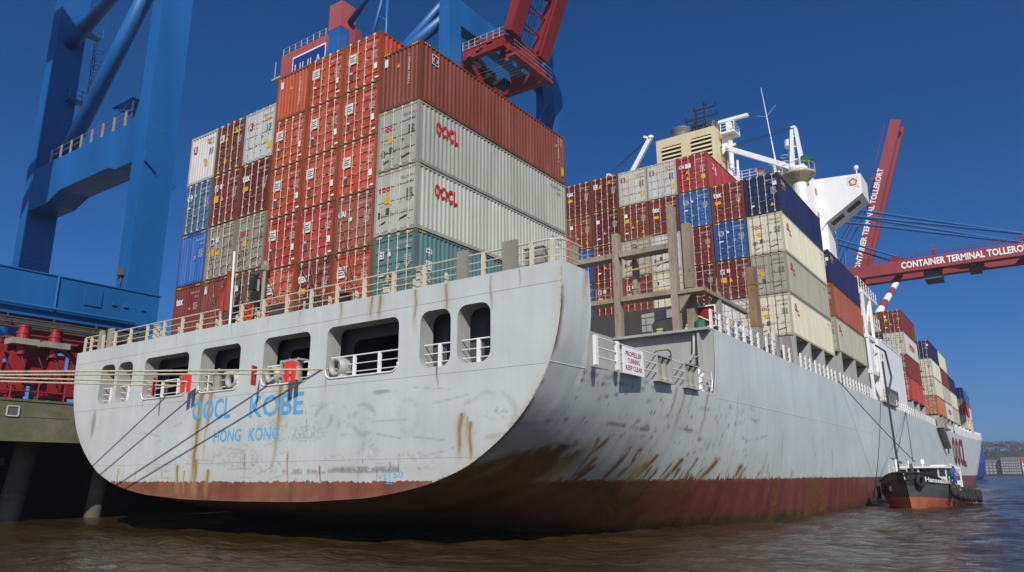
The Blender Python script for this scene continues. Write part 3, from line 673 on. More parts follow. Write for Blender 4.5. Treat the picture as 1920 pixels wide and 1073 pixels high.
# ship's name and port of registry
d = MB(); d.text('OOCL', (-4.2, YT-.006, 5.05), (1,0,0), (0,0,1), .95, 3.0, bold=.02); d.build('name_lettering', M['blue_ink'], ship, fix=False)
d = MB(); d.text('KOBE', (.15, YT-.006, 4.98), (1,0,0), (0,0,1), .95, 3.6, bold=.02)
d.build('name_lettering', M['blue_ink'], ship, fix=False)
d = MB(); d.text('HONG', (-2.3, YT-.006, 3.99), (1,0,0), (0,0,1), .57, 2.0, bold=.015); d.build('port_lettering', M['blue_ink'], ship, fix=False)
d = MB(); d.text('KONG', (.25, YT-.006, 3.99), (1,0,0), (0,0,1), .57, 2.05, bold=.015); d.build('port_lettering', M['blue_ink'], ship, fix=False)
d = MB(); d.text('VS', (8.15, YT-.006, 2.36), (1,0,0), (0,0,1), .2, .5); d.text('50', (8.95, YT-.006, 2.42), (1,0,0), (0,0,1), .24, .5); d.box(8.78, 8.81, YT-.008, YT-.004, 2.2, 2.7); d.box(8.6, 8.95, YT-.008, YT-.004, 2.2, 2.23); d.build('draught_mark', M['blue_ink'], ship)
# company letters on the bow side
d = MB(); zL = 3.9
for ch, y in (('O', 122.3), ('O', 128.0), ('C', 133.7), ('L', 139.4)):
    d.text(ch, (16.40, y, zL), (0,1,0), (0,0,1), 4.8, 4.6, bold=.03)
d.build('bow_lettering', M['maroon_ink'], ship, fix=False)
# ensign staff, flag, lamp mast on the stern
d = MB(); d.tube([(-1.95, -1.02, 9.4), (-1.98, -1.1, 13.0)], .055, 8); d.tube([(-1.98, -1.1, 12.2), (-2.2, -1.12, 12.2)], .02, 6); sf = d.build('ensign_staff', M['white'], ship)
d = MB(); n = 18; k = 8
for i in range(n+1):
    for j in range(k+1):
        t = i/n; s = j/k
        d.v.append((-2.05 - s*(.25+.38*math.sin(t*2.0)) - .09*math.sin(t*7+s*5), -1.1 + .14*math.sin(s*9+t*3), 12.2 - t*2.1 - s*.35*(1-t) ))
for i in range(n):
    for j in range(k): a = i*(k+1)+j; d.f.append((a, a+1, a+k+2, a+k+1))
fm = paint('flag_cloth', s2l(150, 52, 36), .8, .3, 0, 1)
d.build('flag', fm, sf, smooth=True, fix=False)
d = MB(); d.tube([(-.95, -.35, 9.4), (-.95, -.35, 11.6)], .06, 8); d.tube([(-.55, -.35, 9.4), (-.55, -.35, 12.0)], .09, 8); d.box(-.66, -.44, -.5, -.2, 12.0, 12.25); d.tube([(-.55,-.35,12.25),(-.55,-.35,12.45)], .1, 8)
ml = d.build('stern_lamp_mast', M['framegrey'], ship)
d = MB(); d.box(-1.3, -.95, -.6, -.25, 11.1, 11.7); d.box(-1.15, -.75, -.6, -.25, 10.4, 11.0); d.lathe([(.1,0),(.13,.1),(.1,.2)], (-1.1,-.4,11.75), 10); d.build('lamp', M['black'], ml)
# low fittings behind the stern rail
for x, m_, w_, h_ in ((-1.6,'rail',.3,.5),(-1.2,'safety_orange',.12,.9),(7.9,'rail',.3,.5),(9.6,'rail',.2,.9),(5.3,'black',.6,.5),(3.4,'dark_steel',.7,.6),(1.0,'dark_steel',.9,.6),(-9.0,'rail',.12,.9),(-14.7,'rail',.2,.7),(-10.2,'dark_steel',.5,.8),(15.0,'framegrey',.75,.75)):
    d = MB(); d.box(x-w_/2, x+w_/2, -.75, -.45, 9.4, 9.4+h_); d.box(x-w_/2-.03, x+w_/2+.03, -.78, -.42, 9.4+h_, 9.44+h_); d.build('deck_locker', M[m_], ship)
# --- lashing frame between the stern stack and the next bay
d = MB()
d.box(11.04, 11.38, 13.0, 13.4, 9.40, 15.15); d.box(14.25, 14.6, 12.98, 13.42, 9.40, 15.7)
d.box(8.4, 8.75, 12.95, 13.4, 9.4, 15.0); d.box(11.7, 11.95, 14.0, 14.4, 11.6, 14.7); d.box(14.75, 15.15, 13.7, 14.2, 9.4, 15.2)
d.box(-11.45, -10.95, 12.95, 13.45, 9.4, 15.15); d.box(-14.62, -14.2, 12.95, 13.45, 9.4, 15.7)
d.prism([(14.25, 15.7), (14.6, 15.7), (14.6, 16.0), (14.5, 16.15), (14.35, 16.15), (14.25, 16.0)], 1, 12.97, 13.43)
d.build('lashing_post', M['rustyframe'], ship)
d = MB()
for x0, x1 in ((8.76, 10.99), (11.43, 14.24)):
    d.box(x0, x1, 13.0, 13.8, 13.78, 14.06); d.box(x0, x1, 13.0, 13.8, 11.35, 11.6)
d.box(14.63, 16.0, 13.0, 13.9, 11.3, 11.5); d.box(15.7, 15.98, 13.91, 20, 11.31, 11.49)
d.prism([(14.63, 11.3), (15.3, 11.3), (14.63, 10.4)], 1, 13.1, 13.25)
d.build('lashing_beam', M['rustyframe'], ship)
d = MB()
for z in (14.5, 14.9, 12.0, 12.4): d.tube([(8.76, 13.75, z), (10.94, 13.75, z)], .02, 5); d.tube([(11.46, 13.75, z), (14.19, 13.75, z)], .02, 5)
for z in (11.9, 12.3): d.tube([(14.63, 13.1, z), (15.95, 13.1, z), (15.95, 20, z)], .022, 5)
for x in (9.6, 12.2, 13.1): d.tube([(x, 13.75, 14.1), (x, 13.75, 14.95)], .02, 5); d.tube([(x, 13.75, 11.6), (x, 13.75, 12.4)], .02, 5)
for y in (13.1, 15, 17, 19.8): d.tube([(15.95, y, 11.5), (15.95, y, 12.35)], .03, 5)
d.build('walkway_railing', M['framegrey'], ship)
d = MB(); d.tube([(11.46, 13.6, 13.1), (14.19, 13.6, 13.25)], .05, 6); d.tube([(11.46,13.7,14.7),(14.19,13.7,15.0)], .02, 5); d.build('long_lashing_bar', paint('brass_bar', s2l(215,185,120), .5, .15, .2, 3), ship)
# arched transverse girder in front of the hold
d = MB(); A = [(11.46, 9.4), (12.0, 9.4), (12.0, 10.3), (12.2, 10.6), (13.6, 10.75), (14.19, 10.8), (14.19, 11.2), (11.46, 11.05)]
d.prism(A, 1, 15.4, 15.6); d.bar((14.4, 15.0, 11.2), (13.7, 15.0, 9.4), .3, .2)
d.build('arched_girder', M['hullgrey'], ship)
for x, w_, z in ((11.75, .45, 9.7), (13.05, 1.15, 9.75)):
    d = MB(); d.box(x-w_/2, x+w_/2, 17.0, 17.5, z, z+.75); d.box(x-w_/2-.04, x+w_/2+.04, 16.96, 17.54, z+.7, z+.8)
    d.build('pale_locker', M['pale_green'], ship)
d = MB(); d.box(14.9, 16.0, 14.3, 14.45, 9.75, 10.75); d.build('red_panel', M['bogie_red'], ship)
d = MB(); d.box(14.86, 16.04, 14.2, 14.3, 9.69, 9.75); d.box(14.86, 16.04, 14.2, 14.3, 10.75, 10.81); d.box(16.0, 16.06, 14.2, 14.3, 9.75, 10.75); d.bar((15.0, 14.25, 10.4), (15.9, 14.25, 9.9), .05); d.build('panel_frame', M['whiterail'], ship)
d = MB(); d.lathe([(.3,0),(.32,.1),(.3,.5),(.15,.6)], (15.4, 13.8, 9.42), 12); d.build('winch_cover', M['green'], ship)
# yellow and black striped ladder rail
m_, n_, l_, b_ = newmat('hazard_stripes'); v_ = mapping(n_, l_, (1, 1, 1)); wv_ = n_.new('ShaderNodeTexWave'); wv_.wave_type = 'BANDS'; wv_.bands_direction = 'DIAGONAL'; wv_.inputs['Scale'].default_value = 2.2; l_.new(v_, wv_.inputs['Vector'])
l_.new(ramp(n_, l_, wv_.outputs['Fac'], .48, .52, (.55, .38, .02, 1), (.02, .02, .02, 1)), b_.inputs['Base Color']); M['hazard'] = m_
d = MB(); d.tube([(15.25, 14.9, 11.3), (15.25, 14.9, 9.4)], .07, 8); d.build('striped_pole', M['hazard'], ship)
d = MB(); d.bar((15.5, 14.2, 11.3), (16.0, 15.6, 9.5), .08); d.bar((15.2, 14.2, 11.3), (15.7, 15.6, 9.5), .08)
for k in range(8): t = k/8; d.bar((15.5+.5*t, 14.2+1.4*t, 11.3-1.8*t), (15.2+.5*t, 14.2+1.4*t, 11.3-1.8*t), .05)
d.build('ladder', M['framegrey'], ship)
# hatch coamings and the pedestals that carry the outboard containers
d = MB(); d.box(-13.3, 13.3, 27.9, 56.2, 9.32, 11.55); d.box(-10.9, 10.95, 28.3, 55.8, 11.56, 14.42); d.box(-13.3, 13.3, 83.2, 97, 9.32, 11.5); d.box(-13.3, 13.3, 111, 150, 9.32, 11.4); d.box(-12.6, 12.6, 163, 178, 9.32, 11.8); d.box(-10.6, 10.6, 180, 194, 9.4, 12.0)
d.build('hatch_coaming', paint('coaming_grey', (.05, .05, .052), .6, .25), ship)
d = MB()
def pedestal(y, zt, x0=13.6, x1=16.0, wy=.36):
    d.prism([(x1-1.2, 9.33), (x1, 9.33), (x1, zt), (x0, zt), (x0, zt-.3)], 1, y-wy/2, y+wy/2)
for y, zt in ((29.6, 11.58), (33.5, 11.58), (37.6, 11.58), (41.3, 11.58), (43.9, 12.3), (49.5, 12.3), (55.2, 12.3), (84.6, 11.5), (90, 11.5), (96, 11.5), (112.6, 11.6), (118, 11.6), (124, 11.6), (130, 11.6), (136.5, 11.6), (143, 11.6), (149, 11.6), (166, 11.9), (176, 11.9), (182, 12.2), (192, 12.2)):
    b_ = section(y, 20, True)[0][-1]; pedestal(y, zt, 13.3, min(16.0, b_-.1))
d.build('container_pedestal', M['hullgrey'], ship)
d = MB()
for y, z in ((21.9, 14.3), (28.4, 11.3)): d.box(15.55, 15.95, y-.3, y+.3, 9.35, z)
d.box(15.0, 15.95, 25.2, 25.9, 9.35, 10.9); d.box(15.5, 15.95, 15.2, 15.6, 9.35, 11.7)
d.build('side_post', M['framegrey'], ship)
d = MB(); d.box(15.5, 15.99, 21.55, 22.25, 13.4, 14.5); d.box(15.52, 15.975, 21.57, 22.23, 10.9, 13.395); d.build('rusty_post_head', paint('rusty_post', s2l(148, 122, 92), .7, .35, .7, 1.5), ship)
d = MB(); d.tube([(15.9, 24.4, 9.9), (15.9, 24.4, 10.9)], .2, 10); d.tube([(15.6,20,9.4),(15.2,20,10.9)], .25, 10); d.box(15.0,15.8,17.0,19,9.35,10.3); d.build('deck_machinery', M['steel'], ship)
# side railing with broad white stanchions
d = MB()
segs = [(13.3, 21.4), (22.4, 25.0), (26.0, 28.0), (30.0, 33.2), (34.0, 41.0), (42, 56), (70, 83.5), (85, 110), (112, 130)]
for a, b in segs:
    for z, r in ((10.38, .03), (10.05, .022), (9.7, .022)): d.tube([(16.08, a, z), (16.08, b, z)], r, 5)
    for y in np.arange(a+.1, b, 1.25 if a < 60 else 1.6): d.box(16.03, 16.13, y-.1, y+.1, 9.33, 10.36)
d.build('side_railing', M['whiterail'], ship)
d = MB(); pr = []
for Y in np.concatenate([np.arange(131, 200, 3.0), np.arange(200, 257, 2.0)]):
    X_, Z_ = section(float(Y), 20, True); pr.append((X_[-1], float(Y), Z_[-1]))
for i in range(0, len(pr)-1):
    (xa, ya, za), (xb, yb, zb) = pr[i], pr[i+1]; h_ = 1.2 + max(0, (ya-180)/70)*1.2
    g = .0 if i % 3 else .8
    t = g/3.0; xm, ym, zm = xa+(xb-xa)*t, ya+(yb-ya)*t, za+(zb-za)*t
    d.add([(xm, ym, zm), (xb, yb, zb), (xb, yb, zb+h_), (xm, ym, zm+h_), (xm-.06, ym, zm), (xb-.06, yb, zb), (xb-.06, yb, zb+h_), (xm-.06, ym, zm+h_)], [(0,1,2,3),(7,6,5,4),(3,2,6,7),(0,3,7,4),(1,5,6,2)])
    d.add([(-v[0], v[1], v[2]) for v in ((xm, ym, zm), (xb, yb, zb), (xb, yb, zb+h_), (xm, ym, zm+h_))], [(0,1,2,3)])
d.build('bow_bulwark', M['white'], ship)
d = MB()
for (xa, ya, za) in pr[2::3]: d.box(min(xa-.4, 14), xa-.05, ya-.15, ya+.15, za, za+1.8)
d.build('bulwark_stay', M['whiterail'], ship)

# --- accommodation block, bridge wing, funnel
hs = MB(); hs.box(-12.0, 11.6, 62, 72, 9.33, 35.2); house = hs.build('accommodation_block', M['white'], ship)
d = MB()
WX = [(11.55, 29.1), (12.3, 30.0), (16.3, 32.6), (16.35, 34.9), (11.55, 35.3)]
d.prism(WX, 1, 63.6, 67.6); d.prism([(11.6, 22), (12.3, 22), (12.3, 30.0), (11.6, 29.1)], 1, 63.9, 67.2)
wing = d.build('bridge_wing', M['white'], house)
d = MB(); d.prism([(-x, z) for x, z in WX][::-1], 1, 63.6, 67.6); d.build('bridge_wing', M['white'], house)
d = MB()
for t0, t1 in ((.06, .40), (.50, .86)):
    a = Vector((12.3, 30.0, 0)); b = Vector((16.3, 32.6, 0)); p = a.lerp(b, t0); q = a.lerp(b, t1); nx_, nz_ = .55, -.84
    d.add([(p.x+.01*nx_, 64.6, p.y+.012*nz_), (q.x+.01*nx_, 64.6, q.y+.012*nz_), (q.x+.01*nx_, 65.9, q.y+.012*nz_), (p.x+.01*nx_, 65.9, p.y+.012*nz_)], [(0,1,2,3)])
d.build('wing_opening', M['darkgrey'], wing, each=True)
d = MB(); d.prism([(14.9, 34.75), (16.1, 34.6), (16.1, 33.3), (14.9, 33.9)], 1, 63.57, 63.6); d.build('crest_board', M['placard'], wing)
def plum(d, c, right, up, r, n=50, wd=.3):
    c = Vector(c); right = Vector(right); up = Vector(up); vs = []
    for i in range(n):
        a = 2*math.pi*i/n; q = .78+.22*abs(math.cos(2.5*a)); dv = right*math.sin(a)+up*math.cos(a)
        vs.append(c+dv*r*q); vs.append(c+dv*r*(q-wd))
    d.add(vs, [(2*i, 2*((i+1)%n), 2*((i+1)%n)+1, 2*i+1) for i in range(n)])
d = MB(); plum(d, (15.5, 63.555, 34.05), (1,0,0), (0,0,1), .45); d.build('flower_crest', M['red_ink'], wing, fix=False)
d = MB(); d.tube([(15.9, 64.2, 34.9), (15.9, 64.2, 35.6)], .06, 6); d.lathe([(.15,0),(.26,.15),(.26,.45),(.1,.55)], (15.9, 64.2, 35.6), 12); d.build('searchlight', M['white'], wing)
d = MB()
for z in np.arange(13, 34, 2.9):
    for x in np.arange(-10.5, 11.2, 2.1): d.box(x-.4, x+.4, 61.96, 61.99, z, z+.8)
d.build('window', M['glass'], house, each=True)
d = MB()
for z in np.arange(13, 34, 2.9):
    for y in np.arange(63.2, 71, 1.9): d.box(11.61, 11.64, y-.35, y+.35, z, z+.8)
d.build('window', M['glass'], house, each=True)
d = MB()                                                   # side galleries
for z in (12.2, 15.1, 18.0, 20.9):
    d.box(11.62, 15.6, 58.5, 69, z, z+.15)
    for r_, h_ in ((.03, 1.05), (.02, .7), (.02, .35)): d.tube([(15.55, 58.6, z+.15+h_), (15.55, 68.9, z+.15+h_)], r_, 5); d.tube([(11.7, 58.6, z+.15+h_), (15.55, 58.6, z+.15+h_)], r_, 5)
    for y in np.arange(58.7, 69, 1.4): d.tube([(15.55, y, z+.15), (15.55, y, z+1.2)], .035, 5)
d.build('gallery', M['whiterail'], house)
d = MB()                                                   # white ladder tower by the ship's side
for x, y in ((16.0, 57.2), (16.0, 61.0), (15.0, 57.2), (15.0, 61.0)): d.box(x-.13, x+.13, y-.13, y+.13, 9.33, 20.2)
for z in (12.0, 15.5, 20.0): d.box(14.9, 16.1, 57.0, 61.2, z, z+.4)
for k in range(2): d.bar((15.9, 57.4, 12.2+3.6*k), (15.9, 60.8, 15.8+3.6*k), .18)
d.box(15.1, 16.0, 57.3, 59.6, 12.4, 15.2)
d.build('gangway_tower', M['white'], ship)
d = MB(); d.box(14.2, 15.9, 64, 80, 9.33, 16.4); d.box(14.0, 15.95, 66, 80.05, 16.4, 16.55); sh = d.build('side_house', M['white'], ship)
d = MB(); d.box(15.91, 15.93, 66, 73, 9.9, 11.5); d.build('side_recess', M['darkgrey'], sh)
d = MB()
for y in (65.5, 68): d.box(15.91, 15.94, y-.15, y+.15, 14.5, 14.9)
d.build('wall_lamp', M['red_ink'], sh)
d = MB(); d.box(14.0, 16.6, 59, 67, 9.35, 9.5)
for y in np.arange(59, 67.1, 1): d.tube([(16.55, y, 9.5), (16.55, y, 10.6)], .03, 5)
for z in (9.9, 10.25, 10.6): d.tube([(16.55, 59, z), (16.55, 67, z)], .025, 5)
d.build('pilot_platform', M['framegrey'], ship)
# accommodation ladder stowed further forward
d = MB(); d.box(16.3, 17.3, 103, 113, 9.0, 9.3); d.bar((16.8, 104, 9.0), (16.8, 110, 6.4), .9, .4); d.box(16.3, 17.2, 105, 109, 9.3, 10.6); d.bar((16.8, 110, 6.4), (16.6, 112, 5.6), .2); d.build('boarding_ladder', M['framegrey'], ship)
# funnel
fu = MB(); fu.box(-4.75, 2.6, 57, 61.2, 30, 42.0); fun = fu.build('funnel', M['funnel'], ship)
lv = MB(); bk = MB()
for x0, x1, z1 in ((-4.0, -1.6, 40.9), (-.3, 2.15, 41.1)):
    bk.box(x0, x1, 56.965, 56.985, 36.2, z1)
    for k in range(9):
        z = z1-.28-k*.52
        lv.add([(x0, 56.955, z+.12), (x1, 56.955, z+.12), (x1, 56.80, z-.12), (x0, 56.80, z-.12), (x0, 56.955, z+.07), (x1, 56.955, z+.07), (x1, 56.8, z-.17), (x0, 56.8, z-.17)], [(0,1,2,3),(7,6,5,4),(3,2,6,7)])
bk.build('louvre_back', M['black'], fun); lv.build('louvre', M['funnel'], fun)
d = MB(); plum(d, (2.615, 59.6, 39.3), (0,1,0), (0,0,1), 1.25, 60, .16); plum(d, (2.615, 59.6, 39.3), (0,1,0), (0,0,1), .75, 60, .16); plum(d, (2.615, 59.6, 39.3), (0,1,0), (0,0,1), .4, 40, .3); d.build('flower_emblem', M['maroon_ink'], fun, fix=False)
d = MB(); d.lathe([(1.05, 0), (1.1, .6), (1.28, 1.15), (1.28, 1.25), (1.0, 1.2)], (-2.0, 58.4, 42.0), 22); d.build('funnel_vent', paint('vent_grey', (.16,.16,.16), .5, .2), fun, smooth=False)
for k, (x, h_) in enumerate(((-.4, 1.5), (.25, 1.2), (.85, 1.0), (1.35, 1.1), (1.85, 1.2), (2.3, 1.35))):
    d = MB(); d.tube([(x, 58.6+.3*(k % 2), 42.0), (x, 58.6+.3*(k % 2), 42.0+h_), (x+.12, 58.8, 42.2+h_)], .26, 12); d.build('exhaust_pipe', M['black'] if k < 2 else M['darkgrey'], fun)
d = MB()
for x in (.0, 1.1): d.bar((x, 58.3, 42), (x, 58.3, 45.4), .16)
for z, a, b in ((43.2, -1.2, 1.2), (44.1, -1.3, 2.6), (45.2, -.2, 2.5)):
    d.bar((a, 58.3, z), (b, 58.3, z), .12); d.bar((a, 58.3, z), (a, 58.3, z+.45), .14); d.bar((b, 58.3, z), (b, 58.3, z+.45), .14)
for z in (42.6, 43.7, 44.7): d.bar((0, 58.3, z), (1.1, 58.3, z), .08)
for x in (-1.1, -.7, -.35, 1.5, 1.9): d.tube([(x, 58.3, 43.2), (x, 58.3, 44.9)], .03, 5)
d.lathe([(.2,0),(.25,.2),(.1,.4)], (1.2, 58.3, 45.6), 8); d.build('signal_mast', M['black'], fun)
# radar platform, monkey island and antenna
d = MB(); d.box(2.9, 4.6, 58, 60, 41.2, 41.4); d.tube([(3.6, 59, 34.6), (3.7, 59, 41.2)], .28, 10); d.prism([(2.7, 39), (4.5, 41.2), (2.7, 41.2)], 1, 58.9, 59.1)
for x, y in ((2.95, 58.05), (4.55, 58.05), (4.55, 59.95), (2.95, 59.95), (3.75, 58.05)): d.tube([(x, y, 41.4), (x, y, 42.5)], .05, 5)
for z in (41.8, 42.15, 42.5): d.tube([(2.95,58.05,z),(4.55,58.05,z),(4.55,59.95,z),(2.95,59.95,z)], .035, 5)
d.box(3.4, 4.0, 58.7, 59.3, 41.4, 42.9); rp = d.build('radar_mast', M['white'], house)
d = MB(); d.box(1.9, 6.0, 58.75, 59.2, 43.0, 43.35); d.tube([(3.7, 59, 42.9), (3.7, 59, 43.0)], .2, 8); d.build('radar_scanner', M['white'], rp)
d = MB(); d.box(3.0, 11.3, 57.6, 61.98, 34.3, 34.75); d.prism([(2.7, 34.9), (5.0, 34.9), (5.0, 33.2), (4.4, 33.2)], 1, 56.2, 58.2)
d.build('upper_bridge_deck', M['white'], house)
d = MB()
for z in (35.1, 35.45, 35.85): d.tube([(5.0, 56.3, z), (5.0, 57.6, z), (11.2, 57.7, z), (11.2, 61, z)], .03, 5); d.tube([(2.8,56.3,z),(5.0,56.3,z)], .03, 5)
for x in np.arange(5.1, 11.2, .85): d.tube([(x, 57.7, 34.7), (x, 57.7, 35.85)], .04, 5)
for x in (2.8, 3.4, 4.2, 5): d.tube([(x, 56.3, 34.9), (x, 56.3, 35.85)], .04, 5)
d.build('bridge_railing', M['whiterail'], house)
d = MB(); d.lathe([(.28,0),(.34,.2),(.34,.9),(.2,1.1)], (3.9, 57.2, 34.9), 12); d.tube([(4.9, 57, 34.9), (4.9, 57, 37.0)], .14, 8); d.box(8.3, 9.0, 59, 59.6, 34.75, 36.3); d.build('bridge_locker', M['white'], house)
d = MB(); d.box(6.6, 7.2, 59.2, 59.6, 34.75, 36.0); d.lathe([(.2,0),(.2,.5),(.05,.6)], (6.4, 58.6, 35.6), 10); d.build('red_locker', paint('pink_box', s2l(200, 110, 100), .5, .1), house)
d = MB(); d.tube([(9.1, 57.3, 34.7), (8.2, 57.3, 45.2)], [.08, .02], 6); d.tube([(8.5, 57.3, 41.5), (7.4, 57.3, 41.9)], .015, 4); d.tube([(8.5, 57.3, 41.5), (9.6, 57.3, 42.6)], .015, 4); d.build('whip_antenna', M['white'], house)
# store cranes on either side of the funnel
def store_crane(s, tip, group):
    root = MB(); X0 = 11.3*s
    root.lathe([(.85, 0), (.78, 2), (.75, 7.2)], (X0, 57, 26), 18); root.lathe([(1.0,0),(1.0,.5),(.8,.6)], (X0, 57, 33.9), 18)
    base = root.build('store_crane', M['white'], ship, smooth=False)
    d = MB(); d.lathe([(.75, 0), (1.7, .9), (1.75, 1.0), (1.75, 1.1), (.8, 1.1)], (X0, 57, 32.6), 20)
    for k in range(10): a = 2*math.pi*k/10; d.tube([(X0+1.7*math.cos(a), 57+1.7*math.sin(a), 33.6), (X0+1.7*math.cos(a), 57+1.7*math.sin(a), 34.6)], .035, 5)
    d.torus((X0, 57, 34.6), (0,0,1), 1.7, .03, 20, 5); d.build('crane_platform', paint('stained_platform', s2l(215, 200, 165), .5, .2, .35, 2), base)
    d = MB()
    for k in (-.55, .55): d.add([(X0+k-.22, 56.7, 34.4), (X0+k+.22, 56.7, 34.4), (X0+k+.22, 57.3, 34.4), (X0+k-.22, 57.3, 34.4), (X0+k*.35-.16, 56.85, 39.1), (X0+k*.35+.16, 56.85, 39.1), (X0+k*.35+.16, 57.2, 39.1), (X0+k*.35-.16, 57.2, 39.1)], [(0,3,2,1),(4,5,6,7),(0,1,5,4),(1,2,6,5),(2,3,7,6),(3,0,4,7)])
    for z in (35.5, 37, 38.2): d.bar((X0-.45, 57, z), (X0+.45, 57, z), .12)
    d.box(X0-.25, X0+.25, 56.8, 57.3, 39.1, 39.35); d.build('crane_post', M['white'], base)
    d = MB(); tip = Vector(tip); d.bar((X0-.3*s, 57, 34.5), tip, .42, .55); d.lathe([(.35,0),(.35,.3)], (tip.x, tip.y, tip.z-.1), 10); d.bar(tip+Vector((-.2,0,0)), tip+Vector((.9*s, 0, .35)), .25)
    d.build('crane_jib', M['white'], base)
    d = MB(); d.tube([(X0, 57, 39.3), tip+Vector((0,.1,.3))], .035, 5); d.tube([(X0, 56.8, 39.1), tip+Vector((0,-.1,0))], .035, 5); d.build('hoist_wire', M['wire'], base)
    d = MB(); d.box(X0+.5, X0+1.4, 56.6, 57.3, 34.8, 35.6); d.tube([(X0+.6,56.9,35.3),(X0+1.7,56.8,35.0)], .16, 8); d.build('crane_motor', M['green'], base)
store_crane(1, (4.0, 57, 38.7), None); store_crane(-1, (-5.4, 57, 42.7), None)
d = MB(); d.lathe([(.35,0),(.45,.15),(.45,.8),(.25,1.0)], (10.5, 57.5, 37.2), 12); d.tube([(10.5,57.5,34.4),(10.5,57.5,37.2)], .1, 6)
for z in (34.9, 35.6, 36.3): d.torus((10.0, 57.4, z), (0,0,1), .45, .03, 14, 4)
d.build('satellite_dome', M['white'], house)
# ---------------------------------------------------------------- containers
CW = 2.438
def c_frame(H, L):
    d = MB(); w = CW/2
    for x in (-w, w-.12):
        for y in (0, L-.14): d.box(x, x+.12, y, y+.14, .12, H-.12)
    for y0, y1 in ((.005, .12), (L-.12, L-.005)):
        d.box(-w+.165, w-.165, y0, y1, .01, .15); d.box(-w+.165, w-.165, y0, y1, H-.13, H-.01)
    for x0, x1 in ((-w+.004, -w+.07), (w-.07, w-.004)):
        d.box(x0, x1, .18, L-.18, .02, .17); d.box(x0, x1, .18, L-.18, H-.09, H-.015)
    for x in (-w-.003, w-.159):
        for y in (-.003, L-.175):
            for z in (-.002, H-.118): d.box(x, x+.162, y, y+.178, z, z+.12)
    for x in (-w+.02, w-.14):                    # twist locks between tiers
        for y in (.03, L-.15): d.box(x, x+.11, y, y+.11, -.06, 0)
    return d
def c_shell(H, L, blank_aft=False):
    d = MB(); w = CW/2
    def corr(p0, p1, off_out, off_in, z0, z1, pitch, nrm):
        p0 = Vector(p0); p1 = Vector(p1); ln = (p1-p0).length; k = max(1, round(ln/pitch)); dv = (p1-p0)/k; nv = Vector(nrm)
        pts = []
        for i in range(k):
            for t, o in ((0, off_out), (.25, off_out), (.5, off_in), (.75, off_in)): pts.append(p0+dv*(i+t)+nv*o)
        pts.append(p1+nv*off_out); n = len(d.v)
        for p in pts: d.v.append((p.x, p.y, z0)); d.v.append((p.x, p.y, z1))
        d.f += [(n+2*i, n+2*i+2, n+2*i+3, n+2*i+1) for i in range(len(pts)-1)]
    corr((w, .13, 0), (w, L-.13, 0), -.010, -.052, .16, H-.08, .278, (1, 0, 0))
    corr((-w, L-.13, 0), (-w, .13, 0), -.010, -.052, .16, H-.08, .278, (-1, 0, 0))
    corr((w-.1, L, 0), (-w+.1, L, 0), -.02, -.06, .14, H-.12, .25, (0, 1, 0))
    if blank_aft: corr((-w+.11, 0, 0), (w-.11, 0, 0), -.012, -.055, .145, H-.125, .25, (0, -1, 0))
    else: d.add([(-w+.1, .09, .14), (w-.1, .09, .14), (w-.1, .09, H-.12), (-w+.1, .09, H-.12)], [(0,1,2,3)])
    d.add([(-w+.05, .1, H-.03), (w-.05, .1, H-.03), (w-.05, L-.1, H-.03), (-w+.05, L-.1, H-.03)], [(0,1,2,3)])
    d.add([(-w+.05, .1, .1), (-w+.05, L-.1, .1), (w-.05, L-.1, .1), (w-.05, .1, .1)], [(0,1,2,3)])
    return d
def c_door(H, kind):
    d = MB(); x0, x1 = .012, CW/2-.125; z0, z1 = .165, H-.145
    prof = [(z0, 0)]
    if kind == 'rib':
        n = 5; s = (z1-z0)/n
        for i in range(n):
            a = z0+s*(i+.5); prof += [(a-.22, 0), (a-.17, .038), (a+.10, .038), (a+.15, 0)] if H > 2.7 else [(a-.18, 0), (a-.14, .038), (a+.09, .038), (a+.13, 0)]
    else:
        n = 4; s = (z1-z0)/n
        for i in range(1, n): a = z0+s*i; prof += [(a-.03, 0), (a-.028, .03), (a+.028, .03), (a+.03, 0)]
    prof.append((z1, 0)); y = .015
    for i in range(len(prof)-1):
        (a, p), (b, q) = prof[i], prof[i+1]
        d.add([(x0+.06, y+p, a), (x1-.06, y+p, a), (x1-.06, y+q, b), (x0+.06, y+q, b)], [(0,1,2,3)])
    for a, b in ((x0, x0+.06), (x1-.06, x1)): d.add([(a, y-.004, z0), (b, y-.004, z0), (b, y-.004, z1), (a, y-.004, z1), (a, y+.05, z0), (b, y+.05, z0), (b, y+.05, z1), (a, y+.05, z1)], [(0,1,2,3),(1,5,6,2),(4,0,3,7)])
    return d
def c_rod(H):
    d = MB(); d.tube([(0, -.035, .06), (0, -.035, H-.05)], .021, 6, False)
    for z in (.09, H-.09): d.box(-.05, .05, -.05, .01, z-.05, z+.06)
    for z in (.55, 1.35, H-.7): d.box(-.045, .045, -.045, .012, z-.035, z+.035)
    d.bar((0, -.06, .98), (.28, -.055, .92), .018)
    return d
_mc = {}
def cmesh(key, fn, mat):
    k = (key, mat.name)
    if k not in _mc:
        me = fn().mesh('_'.join(map(str, key)).replace('.', '')); me.materials.append(mat); 
        bm = bmesh.new(); bm.from_mesh(me); bm.normal_update(); bm.to_mesh(me); bm.free()
        _mc[k] = me
    return _mc[k]
def cmeshes(key, fn, mat):
    if key not in _mc:
        ms = fn(); ps = ms.pieces(False) or [ms]; out = []
        for p_ in ps: me = p_.mesh('_'.join(map(str, key)).replace('.', '')); me.materials.append(mat); out.append(me)
        _mc[key] = out
    return _mc[key]
def put(name, me, parent, col=None, loc=(0,0,0), sx=1):
    o = bpy.data.objects.new(name, me); o.parent = parent; o.location = loc
    if sx != 1: o.scale = (sx, 1, 1)
    if col: o.color = (*col, 1)
    COL.objects.link(o); return o
